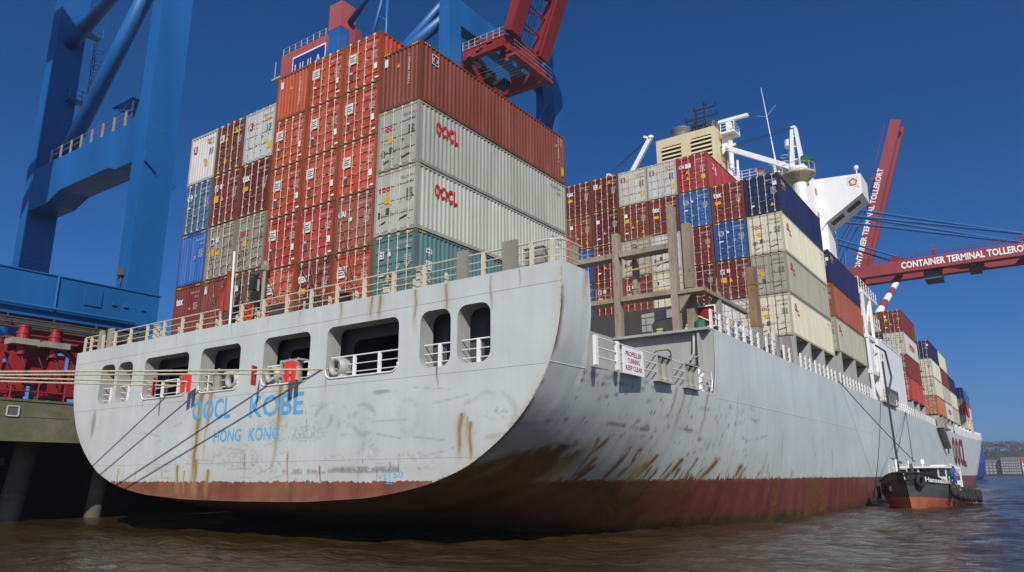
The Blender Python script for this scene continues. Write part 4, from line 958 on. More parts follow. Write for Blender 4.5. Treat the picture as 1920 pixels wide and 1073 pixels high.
def gibber(d, x, z, n, ln, sz, seed, face=0):
    """rows of small weight lines, too small to read in the photograph"""
    q = random.Random(seed)
    for i in range(n):
        xx = x
        while xx < x+ln-.06:
            w_ = q.uniform(.12, .2); d.add([(xx, -.004, z), (xx+w_, -.004, z), (xx+w_, -.004, z+sz), (xx, -.004, z+sz)], [(0,1,2,3)]); xx += w_+.05
        z -= sz*2.3
COLR = dict(orange=s2l(198, 64, 14), orange2=s2l(204, 74, 12), red=s2l(190, 52, 28), rust=s2l(182, 70, 16), maroon=s2l(112, 42, 40), maroon2=s2l(128, 48, 40), wine=s2l(104, 34, 42), brown=s2l(128, 64, 48), cai=s2l(165, 88, 66), purple=s2l(110, 80, 80),
            grey=s2l(182, 186, 172), grey2=s2l(178, 178, 158), dirty=s2l(160, 156, 138), white=s2l(214, 214, 208), pale=s2l(205, 210, 208), cream=s2l(214, 208, 180), green=s2l(88, 128, 124), blue=s2l(28, 96, 168), blue2=s2l(60, 105, 150), navy=s2l(32, 44, 92), crim=s2l(172, 38, 44), terra=s2l(176, 92, 66), orangeF=s2l(205, 112, 70), brown2=s2l(130, 62, 44))
def sticker(d, x, z, w, h): d.add([(x, -.006, z), (x+w, -.006, z), (x+w, -.006, z+h), (x, -.006, z+h)], [(0,1,2,3)])
def tri(d, x, z, s): d.add([(x, -.006, z), (x+s, -.006, z), (x+s/2, -.006, z+s)], [(0,1,2)])
X_ = (1,0,0); Z_ = (0,0,1)
_vc = [0]
def marks(parent, style, H, ink):
    """lettering, placards and stickers on the after end; shared between containers of one style"""
    def mk(nm, mat, fn):
        for me in cmeshes((style, vr, nm, H), fn, mat): put(nm, me, parent, None, (0 if 'weight' in nm else jx if nm not in ('logo',) or True else 0, 0, 0 if 'weight' in nm else jz))
    hz = H/2.9; _vc[0] += 1; vr = _vc[0] % 4; jx, jz = (.0, .05, -.04, .03)[vr], (.0, -.05, .04, -.08)[vr]; sty = style; style_ = (style, vr)
    if style != 'end':
        def f():
            d = MB(); num = {'tri': ('TRIU 404071 6', 'TRIU 430812 1', 'TRIU 469571 3', 'TRIU 427395 0')[vr], 'oocl': 'OOLU 857364 2', 'cs': 'CCLU 789 180 3', 'tex': 'TEXU 480516 3'}.get(style, 'UNIT 407159 3')
            d.text(num, (.30, -.006, H-.55), X_, Z_, .13*hz, .78); d.text('45G1' if H > 2.7 else '42G1', (.66, -.006, H-.78), X_, Z_, .12*hz)
            gibber(d, .62, H-1.08*hz, 5+vr % 3, .36, .034, len(style)*7+vr); gibber(d, .2, H-(1.3+.1*vr)*hz, 2+vr % 2, .2, .03, 5+vr)
            return d
        mk('weight_lettering', ink, f)
    if style == 'tri':
        def f(): d = MB(); sticker(d, -.95, H-1.12, .52, .52); return d
        mk('placard', M['placard'], f)
        def f():
            d = MB()
            for k, w_ in enumerate((.36, .30, .38)): d.add([(-.87, -.009, H-.78-.11*k), (-.87+w_, -.009, H-.78-.11*k), (-.87+w_, -.009, H-.73-.11*k), (-.87, -.009, H-.73-.11*k)], [(0,1,2,3)])
            return d
        mk('placard_lettering', M['dark_steel'], f)
        def f(): d = MB(); sticker(d, .78, .75, .19, .3); sticker(d, -.86, .95, .22, .1); sticker(d, .86, .25, .22, .08); return d
        mk('notice', M['white_ink'], f)
        def f(): d = MB(); sticker(d, -.86, .62, .26, .3); return d
        mk('data_plate', M['dark_steel'], f)
    if style in ('oocl', 'oocl2'):
        def f():
            d = MB(); x = -1.0; z = H-.98
            x = -.95; d.text('O', (x, -.006, z), X_, Z_, .22, .18, bold=.05); plum(d, (x+.31, -.006, z+.11), X_, Z_, .125, 40, .45); d.text('CL', (x+.45, -.006, z), X_, Z_, .22, .3, bold=.05); return d
        mk('company_lettering', M['red_ink'] if style == 'oocl' else M['orange_ink'], f)
        def f(): d = MB(); sticker(d, -.6, H-1.55, .32, .3); return d
        mk('sticker', M['yellow_ink'], f)
        def f(): d = MB(); sticker(d, -.95, .75, .2, .28); sticker(d, -.5, .85, .25, .3); d.bar((-.85, -.02, .45), (-.5, -.02, .55), .03); d.bar((.25, -.02, .5), (.75, -.02, .62), .03); return d
        mk('data_plate', M['dark_steel'], f)
    if style in ('tex', 'texend'):
        def f(): d = MB(); d.text('tex', (-.98, -.006, H-1.0), X_, Z_, .36, .62, bold=.035); return d
        mk('company_lettering', M['white_ink'], f)
        def f():
            d = MB()
            if style == 'tex': sticker(d, -.9, H-1.55, .45, .24); sticker(d, .75, H-1.7, .18, .18)
            return d
        if style == 'tex': mk('sticker', M['yellow_ink'], f)
        def f(): d = MB(); sticker(d, -.85, .75, .2, .28); return d
        if style == 'tex': mk('data_plate', M['dark_steel'], f)
    if style == 'cai':
        def f(): d = MB(); d.text('CAI', (-.98, -.006, H-1.0), X_, Z_, .3, .5, bold=.05); sticker(d, -.3, H-1.25, .22, .16); return d
        mk('company_lettering', M['white_ink'], f)
    if style == 'caired':
        def f(): d = MB(); d.text('CAI', (-1.0, -.006, H-1.0), X_, Z_, .27, .4, bold=.05); sticker(d, -.5, H-1.05, .45, .36); return d
        mk('company_lettering', M['white_ink'], f)
        def f(): d = MB(); tri(d, -.5, H-1.5, .3); tri(d, -.5, H-2.0, .3); sticker(d, .7, .75, .34, .36); return d
        mk('sticker', M['yellow_ink'], f)
    if style in ('yi', 'yiend', 'yib'):
        def f(): d = MB(); sticker(d, -.95, H-.95, .38, .42); return d
        mk('logo_patch', M['placard'] if style == 'yib' else M['plum_ink'] if style == 'yi' else M['red_ink'], f)
        def f(): d = MB(); d.text('X' , (-.88, -.010, H-.89), X_, Z_, .3, .24, bold=.03); return d
        mk('logo', M['white_ink'] if style != 'yib' else M['plum_ink'], f)
        def f():
            d = MB()
            if style == 'yiend': sticker(d, .35, H-.6, .22, .22); sticker(d, .25, .95, .22, .4)
            else: tri(d, -.5, H-.95, .32); tri(d, .35, H-.7, .32); sticker(d, .72, .55, .34, .36) if style == 'yi' else tri(d, -.45, .7, .3)
            return d
        mk('sticker', M['yellow_ink'], f)
    if style == 'blue':
        def f(): d = MB(); d.torus((-.72, -.005, H-.82), (0,1,0), .2, .02, 20, 4); d.torus((-.72, -.005, H-.82), (0,1,0), .1, .02, 16, 4); sticker(d, -.28, H-.85, .14, .16); sticker(d, -.9, H-1.45, .32, .1); return d
        mk('logo', M['white_ink'], f)
        def f(): d = MB(); tri(d, -.35, .9, .24); return d
        mk('sticker', M['yellow_ink'], f)
    if style == 'flo':
        def f(): d = MB(); sticker(d, -.92, H-.98, .3, .36); sticker(d, -.45, H-.9, .24, .26); return d
        mk('logo_patch', M['white_ink'], f)
        def f(): d = MB(); d.prism([(-.88, H-.94), (-.72, H-.94), (-.66, H-.7), (-.84, H-.66)], 1, -.014, -.008); return d
        mk('logo', M['navy_ink'], f)
        def f(): d = MB(); sticker(d, -.92, H-1.62, .42, .38); tri(d, -.35, H-1.6, .3); return d
        mk('sticker', M['yellow_ink'], f)
    if style == 'cs':
        def f(): d = MB(); sticker(d, -.92, H-.98, .34, .32); sticker(d, -.38, H-.92, .18, .2); sticker(d, -.9, H-1.75, .35, .1); return d
        mk('logo_patch', M['placard'], f)
        def f(): d = MB(); d.text('CS', (-.88, -.010, H-.92), X_, Z_, .2, .26, bold=.02); return d
        mk('logo', M['navy_ink'], f)
        def f(): d = MB(); tri(d, -.5, .9, .34); return d
        mk('sticker', M['yellow_ink'], f)
    if style == 'end':
        def f(): d = MB(); sticker(d, -.95, H-.72, .2, .4); d.text('TGHU 987265 1', (.60, -.006, H-2.0), Z_, (-1,0,0), .1, 1.5); return d
        mk('notice', M['white_ink'], f)
        def f(): d = MB(); tri(d, -.2, H-.95, .2); return d
        mk('sticker', M['yellow_ink'], f)
    if style in ('navy', 'plain', 'plain2'):
        def f():
            d = MB(); tri(d, .55, .45, .26)
            if style != 'navy': tri(d, -.3, .95, .26)
            if style == 'plain2': sticker(d, -.85, H-1.4, .4, .3)
            return d
        mk('sticker', M['yellow_ink'], f)
        def f(): d = MB(); sticker(d, -.85 if style != 'navy' else .85, H-.95, .26, .3); sticker(d, -.8, .6, .25, .12); return d
        mk('notice', M['white_ink'], f)
def side_marks(parent, kind, H):
    w = CW/2+.004
    def mk(nm, mat, fn):
        for me in cmeshes(('side', kind, nm, H), fn, mat): put(nm, me, parent)
    Yv_ = (0,1,0)
    if kind in ('oocl', 'oocls'):
        def f():
            d = MB(); z = H-1.22; y = 1.12
            d.text('O', (w, y, z), Yv_, Z_, .66, .38, bold=.05); plum(d, (w, y+.63, z+.33), Yv_, Z_, .3, 50, .42); d.text('C', (w, y+.88, z), Yv_, Z_, .66, .36, bold=.05); d.text('L', (w, y+1.27, z), Yv_, Z_, .66, .3, bold=.05); return d
        def g():
            d = MB(); plum(d, (w, 1.3, H-.8), Yv_, Z_, .3, 50, .45); d.text('CL', (w, 1.5, H-1.35), Yv_, Z_, .42, .6, bold=.05); return d
        mk('company_lettering', M['red_ink'], f if kind == 'oocl' else g)
        def f():
            d = MB(); d.text('OOLU 857364 2', (w, 10.6, H-.5), Yv_, Z_, .14, 1.1); d.text('45G1', (w, 11.2, H-.8), Yv_, Z_, .14); return d
        mk('number_lettering', M['black_ink'], f)
    if kind == 'cs':
        def f():
            d = MB()
            for k, ch in enumerate('中国海运'): d.text(ch, (w, .68, H-.98-k*.6), Yv_, Z_, .36, .36, bold=.008)
            d.text('CHINA SHIPPING', (w, 4.2, H-2.2), Yv_, Z_, .7, 6.0, bold=.03)
            return d
        mk('company_lettering', M['white_ink'], f)
    if kind == 'brown':
        def f(): d = MB(); d.add([(w, .75, H-.85), (w, 1.2, H-.85), (w, 1.2, H-.35), (w, .75, H-.35)], [(0,1,2,3)]); return d
        mk('logo_patch', M['placard'], f)
        def f(): d = MB(); d.prism([(.79, H-.81), (1.16, H-.81), (1.16, H-.39), (.79, H-.39)], 0, w, w+.004); return d
        mk('logo', M['navy_ink'], f)
        def f(): d = MB(); d.torus((w+.006, .97, H-.62), (1,0,0), .13, .025, 16, 4); d.prism([(11.75, .45), (12.0, .45), (12.0, .95), (11.75, .95)], 0, w, w+.004); d.prism([(11.2, H-.9), (11.3, H-.9), (11.3, H-.75), (11.2, H-.75)], 0, w, w+.004); return d
        mk('sticker', M['yellow_ink'], f)
        def f(): d = MB(); d.text('TGHU 987265 1', (w, 11.45, H-.2), (0,0,-1), Yv_, .1, 1.5); d.text('45G1', (w, 11.75, H-.2), (0,0,-1), Yv_, .1, .5); return d
        mk('number_lettering', M['white_ink'], f)
    if kind == 'yi':
        def f(): d = MB(); d.text('X', (w, 1.0, H-1.1), Yv_, Z_, .55, .5, bold=.04); d.text('1', (w, 1.6, H-1.4), Yv_, Z_, .7, .25, bold=.05); return d
        mk('company_lettering', M['white_ink'], f)
    if kind == 'navy':
        def f(): d = MB(); d.text('SHIN', (w, .55, H-.75), Yv_, Z_, .4, 1.1, bold=.03); d.prism([(.7, H-.95), (1.6, H-.95), (1.6, H-.9), (.7, H-.9)], 0, w, w+.004); return d
        mk('company_lettering', M['yellow_ink'], f)
    if kind == 'hyun':
        def f(): d = MB(); d.text('HYUN', (w, 4.0, H-1.9), Yv_, Z_, .9, 4.5, bold=.03); return d
        mk('company_lettering', M['red_ink'], f)
def container(name, x, y, z, H, colr, style, label, group, side=None, L=12.192, doors=True):
    """x: starboard edge, y: after end, z: underside"""
    c = thing('shipping_container', label, 'shipping container', (x-CW/2, y, z), group)
    co = COLR[colr]; j = 1 + nrs.uniform(-.14, .12); fd = nrs.uniform(0, .10); g_ = sum(co)/3; co = tuple((v*(1-fd)+g_*fd)*j for v in co); hv_ = .09 if max(co) > 1.8*min(co) else .02; co = (co[0]*(1+nrs.uniform(-.03, .03)), co[1]*(1+nrs.uniform(-hv_, hv_)), co[2]*(1+nrs.uniform(-hv_, hv_)))
    warm = co[0] > 2.2*co[2]; rk = .5 if warm else .16; fc = tuple(v*.8*(1-rk)+r_*rk for v, r_ in zip(co, (.15, .07, .032)))
    put('frame', cmesh(('frame', H, L), lambda: c_frame(H, L), M['cont']), c, fc)
    blank = style in ('end', 'texend', 'yiend', 'blueend')
    put('corrugated_wall', cmesh(('wall', H, L, blank), lambda: c_shell(H, L, blank), M['cont']), c, co)
    if H > 2.7:
        def hz_fn():
            d = MB()
            for sx in (-1, 1):
                for k in range(3): x = sx*(.72+.13*k); d.add([(x-.05, -.001, H-.115), (x+.03, -.001, H-.115), (x+.055, -.001, H-.03), (x-.025, -.001, H-.03)], [(0,1,2,3)])
            for k in range(3): y = .28+.14*k; d.add([(CW/2+.001, y-.05, H-.085), (CW/2+.001, y+.03, H-.085), (CW/2+.001, y+.055, H-.02), (CW/2+.001, y-.025, H-.02)], [(0,1,2,3)])
            return d
        for me in cmeshes(('hazard', H), hz_fn, M['yellow_ink']): put('height_marking', me, c)
    ink = M['black_ink'] if colr in ('grey', 'grey2', 'dirty', 'white', 'pale', 'cream') else M['dull_ink']
    if not blank:
        kind = 'flat' if colr in ('grey', 'grey2', 'cream', 'pale', 'white') else 'rib'
        rodm = M['rod'] if colr not in ('grey2', 'cream') else M['framegrey']
        for s in (-1, 1):
            dr = put('door', cmesh(('door', H, kind, s), lambda: c_door_s(H, kind, s), M['cont']), c, co)
            for xr in (.26, .80):
                r_ = put('locking_rod', cmesh(('rod', H, s), lambda: c_rod_s(H, s), rodm), dr, None, (s*xr, 0, 0))
    if style: marks(c, style, H, ink)
    if side: side_marks(c, side, H)
    return c
def c_door_s(H, kind, s):
    d = c_door(H, kind)
    if s < 0: d.v = [(-a, b, c_) for a, b, c_ in d.v]; d.f = [tuple(reversed(f)) for f in d.f]
    return d
def c_rod_s(H, s):
    d = c_rod(H)
    if s > 0: d.v = [(-a, b, c_) for a, b, c_ in d.v]; d.f = [tuple(reversed(f)) for f in d.f]
    return d
ORD = ['bottom', 'second', 'third', 'fourth', 'fifth', 'sixth']
COLN = ['rightmost', 'second from right', 'third from right', 'fourth from right', 'fifth from right', 'sixth from right', 'leftmost']
HQ, ST = 2.896, 2.591
def stack(where, xr, y, z0, tiers, colname, group):
    z = z0
    for i, (colr, style, desc, h, side) in enumerate(tiers):
        if colr is None: z += h+.03; continue
        tname = 'bottom' if i == 0 else ('top' if i == len(tiers)-1 else ORD[i])
        lab = f'{desc}, {tname} tier, {colname} column, {where}'
        container('c', xr, y, z, h, colr, style, lab, group, side); z += h+.03
G1 = 'containers stacked on the stern'
o5 = lambda n: [('orange', 'tri', 'orange-red container with white placard', ST, None)]*n
b1 = [
 [('green', 'cs', 'teal green container with Chinese characters', HQ, 'cs'), ('grey', 'oocl', 'grey container with red lettering', HQ, 'oocl'), ('grey', 'oocl', 'grey container with red lettering', HQ, 'oocl'), ('brown', 'end', 'reddish brown container with blank end', HQ, 'brown')],
 [('orange', 'tri', 'orange-red container with white placard', ST, None), ('cai', 'cai', 'faded brown container', ST, None)] + o5(3),
 [('maroon2', 'tex', 'maroon container with white lettering', ST, None), ('red', 'tri', 'red container with white placard', ST, None)] + o5(3),
 [('orange2', 'tri', 'orange container with white placard', ST, None), ('red', 'tri', 'red container with white placard', ST, None)] + o5(2) + [('rust', 'end', 'rusty orange container with blank end', ST, None)],
 [('purple', 'plain', 'dull purple-brown container', HQ, None), ('dirty', 'oocl', 'dirty grey container with red lettering', HQ, None), ('maroon', 'tex', 'maroon container with white lettering', HQ, None), ('pale', 'yi', 'pale grey container with plum patch', HQ, None)],
 [('maroon2', 'end', 'maroon container with blank end', HQ, None), ('dirty', 'flo', 'weathered grey container with blue patch', HQ, None), ('maroon2', 'flo', 'maroon container with blue patch', HQ, None), ('brown2', 'yib', 'brown container with white patch', HQ, None)],
 [('maroon2', 'texend', 'maroon blank-ended container', HQ, None), ('blue', 'blueend', 'bright blue blank-ended container', HQ, None), ('blue2', 'blue', 'dusty blue container', HQ, None), ('white', 'yiend', 'white blank-ended container', HQ, None)],
]
for k, t in enumerate(b1): stack('stern stack', 8.72-k*2.49, 0.0, 9.48, t, COLN[k], G1)
# a lone pile just forward of the stern stack, its end showing past the stern stack
stack('pile forward of stern stack', .75, 14.6, 11.7, [('orange', 'plain', 'bright orange container', HQ, None), ('orange', 'plain', 'bright orange container', HQ, None), ('orange', 'end', 'bright orange container', HQ, None), (None, '', '', 2.2, None)][:3], 'single', 'containers behind the stern stack')
G2 = 'containers stacked aft of the bridge'
b2 = [
 [('cream', 'oocl2', 'pale grey container with red top rail', HQ, 'oocls'), ('grey2', 'oocl2', 'light grey container with dark side patch', HQ, 'oocls'), ('cream', 'oocl2', 'cream container with faded lettering', HQ, 'oocls'), ('navy', 'navy', 'navy blue container', HQ, 'navy')],
 [('white', 'tex', 'white container', HQ, None), ('maroon2', 'flo', 'maroon container with blue patch', HQ, None), ('blue', 'blue', 'bright blue container with round emblem', HQ, None), ('maroon2', 'tex', 'maroon container with white lettering', HQ, None)],
 [('maroon', 'plain', 'maroon container', HQ, None), ('wine', 'plain', 'dark red container', HQ, None), ('maroon2', 'tex', 'maroon container with white lettering', HQ, None), ('blue', 'blue', 'bright blue container with round emblem', HQ, None), ('crim', 'caired', 'crimson container with yellow triangles', HQ, 'yi')],
 [('red', 'plain', 'red container', HQ, None), ('cream', 'flo', 'cream container with blue patch', HQ, None), ('white', 'oocl', 'white container with red lettering', HQ, None), ('maroon2', 'tex', 'maroon container with white lettering', HQ, None), ('white', 'yi', 'white container with plum patch', HQ, None)],
 [('red', 'plain', 'red container', HQ, None), ('maroon2', 'flo', 'maroon container with blue patch', HQ, None), ('grey2', 'oocl', 'grey container with red lettering', HQ, None), ('brown2', 'plain2', 'brown container with square notice', HQ, None), ('white', 'yi', 'white container with plum patch', HQ, None)],
 [('red', 'plain', 'red container', HQ, None), ('maroon2', 'flo', 'maroon container with blue patch', HQ, None), ('maroon', 'plain2', 'maroon container with square notice', HQ, None), ('wine', 'plain', 'wine red container', HQ, None), ('maroon', 'yib', 'maroon container with white patch', HQ, None)],
 [('red', 'plain', 'red container', HQ, None), ('blue', 'blue', 'blue container', HQ, None), ('blue', 'blue', 'blue container', HQ, None), ('brown2', 'plain', 'reddish brown container', HQ, None), ('maroon', 'tex', 'maroon container with white lettering', HQ, None)],
]
for k, t in enumerate(b2): stack('stack aft of bridge', 15.99-k*2.5, 29.34, 11.58 if k < 2 else 14.5, t if k < 2 else t[1:], COLN[k], G2)
G3 = 'containers beside the bridge'
stack('stack beside the gangway', 15.99, 43.4, 12.33, [('grey2', 'oocl2', 'grey container with small red emblem', HQ, 'oocls'), ('terra', 'plain', 'terracotta container', HQ, None), ('navy', 'navy', 'navy blue container', HQ, 'navy')], 'outermost', G3)
stack('stack beside the gangway', 13.49, 43.4, 12.33, [('grey2', 'oocl', 'grey container', HQ, None), ('maroon', 'plain', 'maroon container', HQ, None), ('navy', 'navy', 'navy blue container', HQ, None)], 'inner', G3)
G4 = 'containers forward of the bridge'
fw = [
 ('tall red pile past the bridge', 84.2, 11.55, [[('red', 'plain', 'red container', HQ, None), ('maroon2', 'plain2', 'maroon container', HQ, None), ('white', 'yi', 'white container with red lettering', HQ, 'hyun'), ('maroon2', 'plain2', 'maroon container', HQ, None)], [('red', 'plain', 'red container', HQ, None), ('maroon2', 'plain', 'maroon container', HQ, None), ('navy', 'navy', 'navy container', HQ, None), ('brown2', 'plain', 'brown container', HQ, None)]]),
 ('navy topped pile forward', 112.2, 11.6, [[('orangeF', 'plain', 'orange container', HQ, None), ('cream', 'oocl2', 'cream container', HQ, None), ('cream', 'oocl2', 'cream container', HQ, None), ('navy', 'navy', 'navy container', HQ, None)], [('orangeF', 'plain', 'orange container', HQ, None), ('cream', 'oocl2', 'cream container', HQ, None), ('cream', 'oocl2', 'cream container', HQ, None), ('navy', 'navy', 'navy container', HQ, None)]]),
 ('cream topped pile forward', 124.8, 11.6, [[('white', 'yi', 'white container with red lettering', HQ, 'hyun'), ('grey2', 'oocl2', 'grey container', HQ, None), ('maroon2', 'plain', 'maroon container', HQ, None), ('cream', 'oocl2', 'cream container', HQ, None)]]),
 ('small pile behind cream topped pile', 137.4, 11.6, [[('grey2', 'oocl2', 'grey container', HQ, None), ('cream', 'oocl2', 'cream container', HQ, None), ('navy', 'navy', 'navy container', HQ, None)]]),
 ('blue topped pile near bow', 165.5, 11.9, [[('cream', 'oocl2', 'cream container', HQ, None), ('red', 'plain', 'red container', HQ, None), ('blue', 'blue', 'blue container', HQ, None)], [('cream', 'oocl2', 'cream container', HQ, None), ('red', 'plain', 'red container', HQ, None), ('blue', 'blue', 'blue container', HQ, None)]]),
 ('foremost pile near bow', 181.5, 12.2, [[('cream', 'oocl2', 'cream container', HQ, None), ('cream', 'oocl2', 'cream container', HQ, None), ('blue', 'blue', 'blue container', HQ, None)], [('cream', 'oocl2', 'cream container', HQ, None), ('blue', 'blue', 'blue container', HQ, None), ('maroon2', 'plain', 'maroon container', HQ, None), ('dirty', 'oocl', 'grey container', HQ, None)]]),
]
for where, y, z0, cols in fw:
    for k, t in enumerate(cols): stack(where, 15.99-k*2.5 if y < 180 else 15.3-k*2.5, y, z0, t, ('outermost', 'inner')[k], G4)
# lashing bars crossing the lowest tiers of the stern stack
for k in range(1, 6):
    xr = 8.72-k*2.49; h1 = ST if k < 4 else HQ
    for (xa, xb, za, zb) in ((xr-.15, xr-CW+.15, 9.5, 9.48+h1+.1), (xr-CW+.15, xr-.15, 9.5, 9.48+h1+.1), (xr-.4, xr-CW+.08, 9.5, 9.48+2*h1+.1)):
        d = MB(); d.tube([(xa, -.22, za), (xb, -.06, zb)], .018, 6); d.tube([(xa, -.22, za), (xa+(xb-xa)*.2, -.19, za+(zb-za)*.2)], .035, 6)
        d.build('lashing_bar', M['lash'], ship)
# ---------------------------------------------------------------- mooring ropes and rat guards
def sagline(a, b, sag, n=24):
    a = Vector(a); b = Vector(b)
    return [a.lerp(b, i/n) - Vector((0, 0, sag*4*(i/n)*(1-i/n))) for i in range(n+1)]
ROPES = [((5.55, YT+.4, 6.74), (-19.9, -14.25, 7.25), .06, .42, 'uppermost pale rope running to the stern opening furthest right'),
         ((2.82, YT+.2, 6.76), (-19.9, -14.25, 7.15), .06, .38, 'second pale rope ending at the opening with two rollers'),
         ((-2.8, YT+.2, 6.80), (-19.9, -15.6, 7.25), .06, .3, 'third pale rope ending left of the ship name'),
         ((-5.45, YT+.2, 6.82), (-19.9, -15.6, 7.15), .06, .3, 'lowest pale rope ending at the third opening from left')]
rope_pts = []
for a, b, sag, g, lab in ROPES:
    d = MB(); pts = sagline(a, b, sag); d.tube(pts, .04, 8)
    o = d.build('mooring_rope', M['rope']); tag(o, lab, 'rope', 'mooring ropes at the stern'); rope_pts.append(pts)
GS = [(0, 3.57, .95, 1.0, 'red slotted rat guard on the uppermost rope'), (1, 1.26, .3, 1.0, 'narrow red rat guard seen edge on, on the second rope'),
      (2, -3.83, 1.0, 1.0, 'broad red rat guard on the rope left of the ship name'), (3, -6.42, .5, .9, 'dark red rat guard on the lowest rope')]
for i, gx_, wd_, ht, lab in GS:
    P_ = rope_pts[i]; k = next(j for j in range(len(P_)-1) if P_[j+1].x < gx_); t = (P_[k].x-gx_)/(P_[k].x-P_[k+1].x); c = P_[k].lerp(P_[k+1], t)
    ax = (P_[k+1]-P_[k]).normalized(); sx = ax.cross(Vector((0,0,1))).normalized() if i in (1, 3) else Vector((.93, .37, 0)); d = MB()
    def gv(u, v, w_): return c+sx*u+Vector((0,0,1))*v+ax*w_
    r_ = .24
    for u0, u1, v0, v1 in ((-r_, -.05, -.5, .34), (.05, r_, -.5, .34), (-.05, .05, .08, .34)):
        vs = [gv(u, v, w_) for w_ in (-.02, .02) for u, v in ((u0, v0), (u1, v0), (u1, v1), (u0, v1))]
        d.add(vs, [(0,3,2,1),(4,5,6,7),(0,1,5,4),(1,2,6,5),(2,3,7,6),(3,0,4,7)])
    o = d.build('rat_guard', M['guard']); tag(o, lab, 'rat guard', 'rat guards on the ropes')
# PROPELLER TURNING sign on the side rail
sg = thing('warning_sign', 'white sign with red words PROPELLER TURNING KEEP CLEAR on the side rail', 'sign', (16.26, 4.1, 6.15))
d = MB(); d.box(-.02, .02, -.85, .9, 0, 1.0); d.build('sign_board', M['white'], sg)
d = MB()
for tx, z, w_ in (('PROPELLER', .66, 1.35), ('TURNING', .40, 1.0), ('KEEP CLEAR', .13, 1.4)): d.text(tx, (.025, .02, z), (0,1,0), (0,0,1), .19, w_, 'C', .02)
d.build('sign_lettering', M['maroon_ink'], sg, fix=False)

# ---------------------------------------------------------------- quay
ZQ = 6.85
def concrete(name, col, green=0.0):
    m, n, l, b = newmat(name)
    v = mapping(n, l, (.35, .35, .9)); f = noise(n, l, 1.2, 8, v, .65); g = noise(n, l, 7, 6, mapping(n, l, (1,1,1)), .6)
    c = ramp(n, l, f, .3, .7, (*[k*.55 for k in col], 1), (*[k*1.25 for k in col], 1))
    c = mixc(n, l, math_n(n, l, 'MULTIPLY', ramp(n, l, g, .4, .7), .4), c, tuple(k*.5 for k in col))
    if green:
        c = mixc(n, l, math_n(n, l, 'MULTIPLY', ramp(n, l, noise(n, l, .9, 5, mapping(n, l, (.6,.6,.25))), .35, .6), green), c, (.075, .085, .03))
    l.new(c, b.inputs['Base Color']); b.inputs['Roughness'].default_value = .85
    bp = n.new('ShaderNodeBump'); bp.inputs['Strength'].default_value = .5; bp.inputs['Distance'].default_value = .03; l.new(g, bp.inputs['Height']); l.new(bp.outputs[0], b.inputs['Normal'])
    return m
M['quay'] = concrete('quay_concrete', (.15, .14, .095), .7); M['pile'] = concrete('pile_concrete', (.125, .115, .09), .3); M['pave'] = concrete('quay_paving', (.25, .24, .22))
q = thing('quay_wall', 'mossy concrete quay wall behind the stern of the ship', 'quay', (-18.6, 0, 0))
d = MB(); d.box(-.9, 0, -90, 420, 4.5, ZQ-.12); d.build('fascia_beam', M['quay'], q)
d = MB(); d.box(-.95, .06, -90, 420, ZQ-.12, ZQ); d.build('coping', M['quay'], q)
d = MB(); d.box(-60, -.9, -90, 420, 5.6, 6.0); d.build('underside_slab', M['quay'], q)
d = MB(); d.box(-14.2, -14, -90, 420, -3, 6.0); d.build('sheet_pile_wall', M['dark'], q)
d = MB(); d.box(.0, .03, -3.35, -2.75, 5.9, 6.4); d.build('ladder_recess', M['darkgrey'], q)
d = MB()
for s_ in (0, 1): d.bar((.05, -3.35+.6*s_, 5.88), (.05, -3.35+.6*s_, 6.42), .06); d.bar((.05, -3.35, 5.88+.54*s_), (.05, -2.75, 5.88+.54*s_), .06)
d.build('recess_frame', M['steel'], q)
d = MB(); d.box(-.2, .02, -90, 0, 5.85, 5.87); d.build('fascia_joint', M['darkgrey'], q)
pv = MB(); pv.box(-400, -19.5, -90, 420, 6.0, ZQ-.004); po = pv.build('quay_apron', M['pave']); po['kind'] = 'structure'
for i, (x, y, tx, r_) in enumerate(((-23.5, -.5, .32, .66), (-22.4, 4.0, .1, .5))):
    d = MB(); d.tube([(x-tx*.2, y, -3), (x, y, 0), (x+tx*2.2, y+.3, 5.0)], r_, 20)
    if i == 0: d.torus((x+tx*.8, y+.1, 1.75), (tx*.44, 0, 1), r_+.02, .05, 22, 5); d.torus((x+tx*.55, y+.07, 1.3), (tx*.44, 0, 1), r_+.02, .05, 22, 5)
    o = d.build('quay_pile', M['pile'], smooth=True)
    tag(o, ['thick leaning concrete pile with dark bands at the left edge', 'slim upright concrete pile close to the ship stern'][i], 'pile', 'piles under the quay')
for y, z0 in ((-1.5, 3.3), (-1.9, 1.9)):
    d = MB(); d.box(-27.5, -23.0, y-.15, y+.15, z0, z0+.4); o = d.build('timber_waler', M['quay']); tag(o, 'mossy horizontal timber behind the leaning pile, ' + ('upper' if z0 > 3 else 'lower'), 'timber')
for a, b, s, g, lab in (ROPES[0], ROPES[2]):
    d = MB(); d.lathe([(.3, 0), (.28, .1), (.2, .2), (.2, .5), (.34, .62), (.3, .75)], (b[0], b[1], ZQ), 14); o = d.build('quay_bollard', M['dark_steel'], smooth=True)
    tag(o, 'dark quay bollard holding the ' + ('two upper' if 'upper' in lab else 'two lower') + ' stern ropes', 'bollard', 'bollards on the quay')

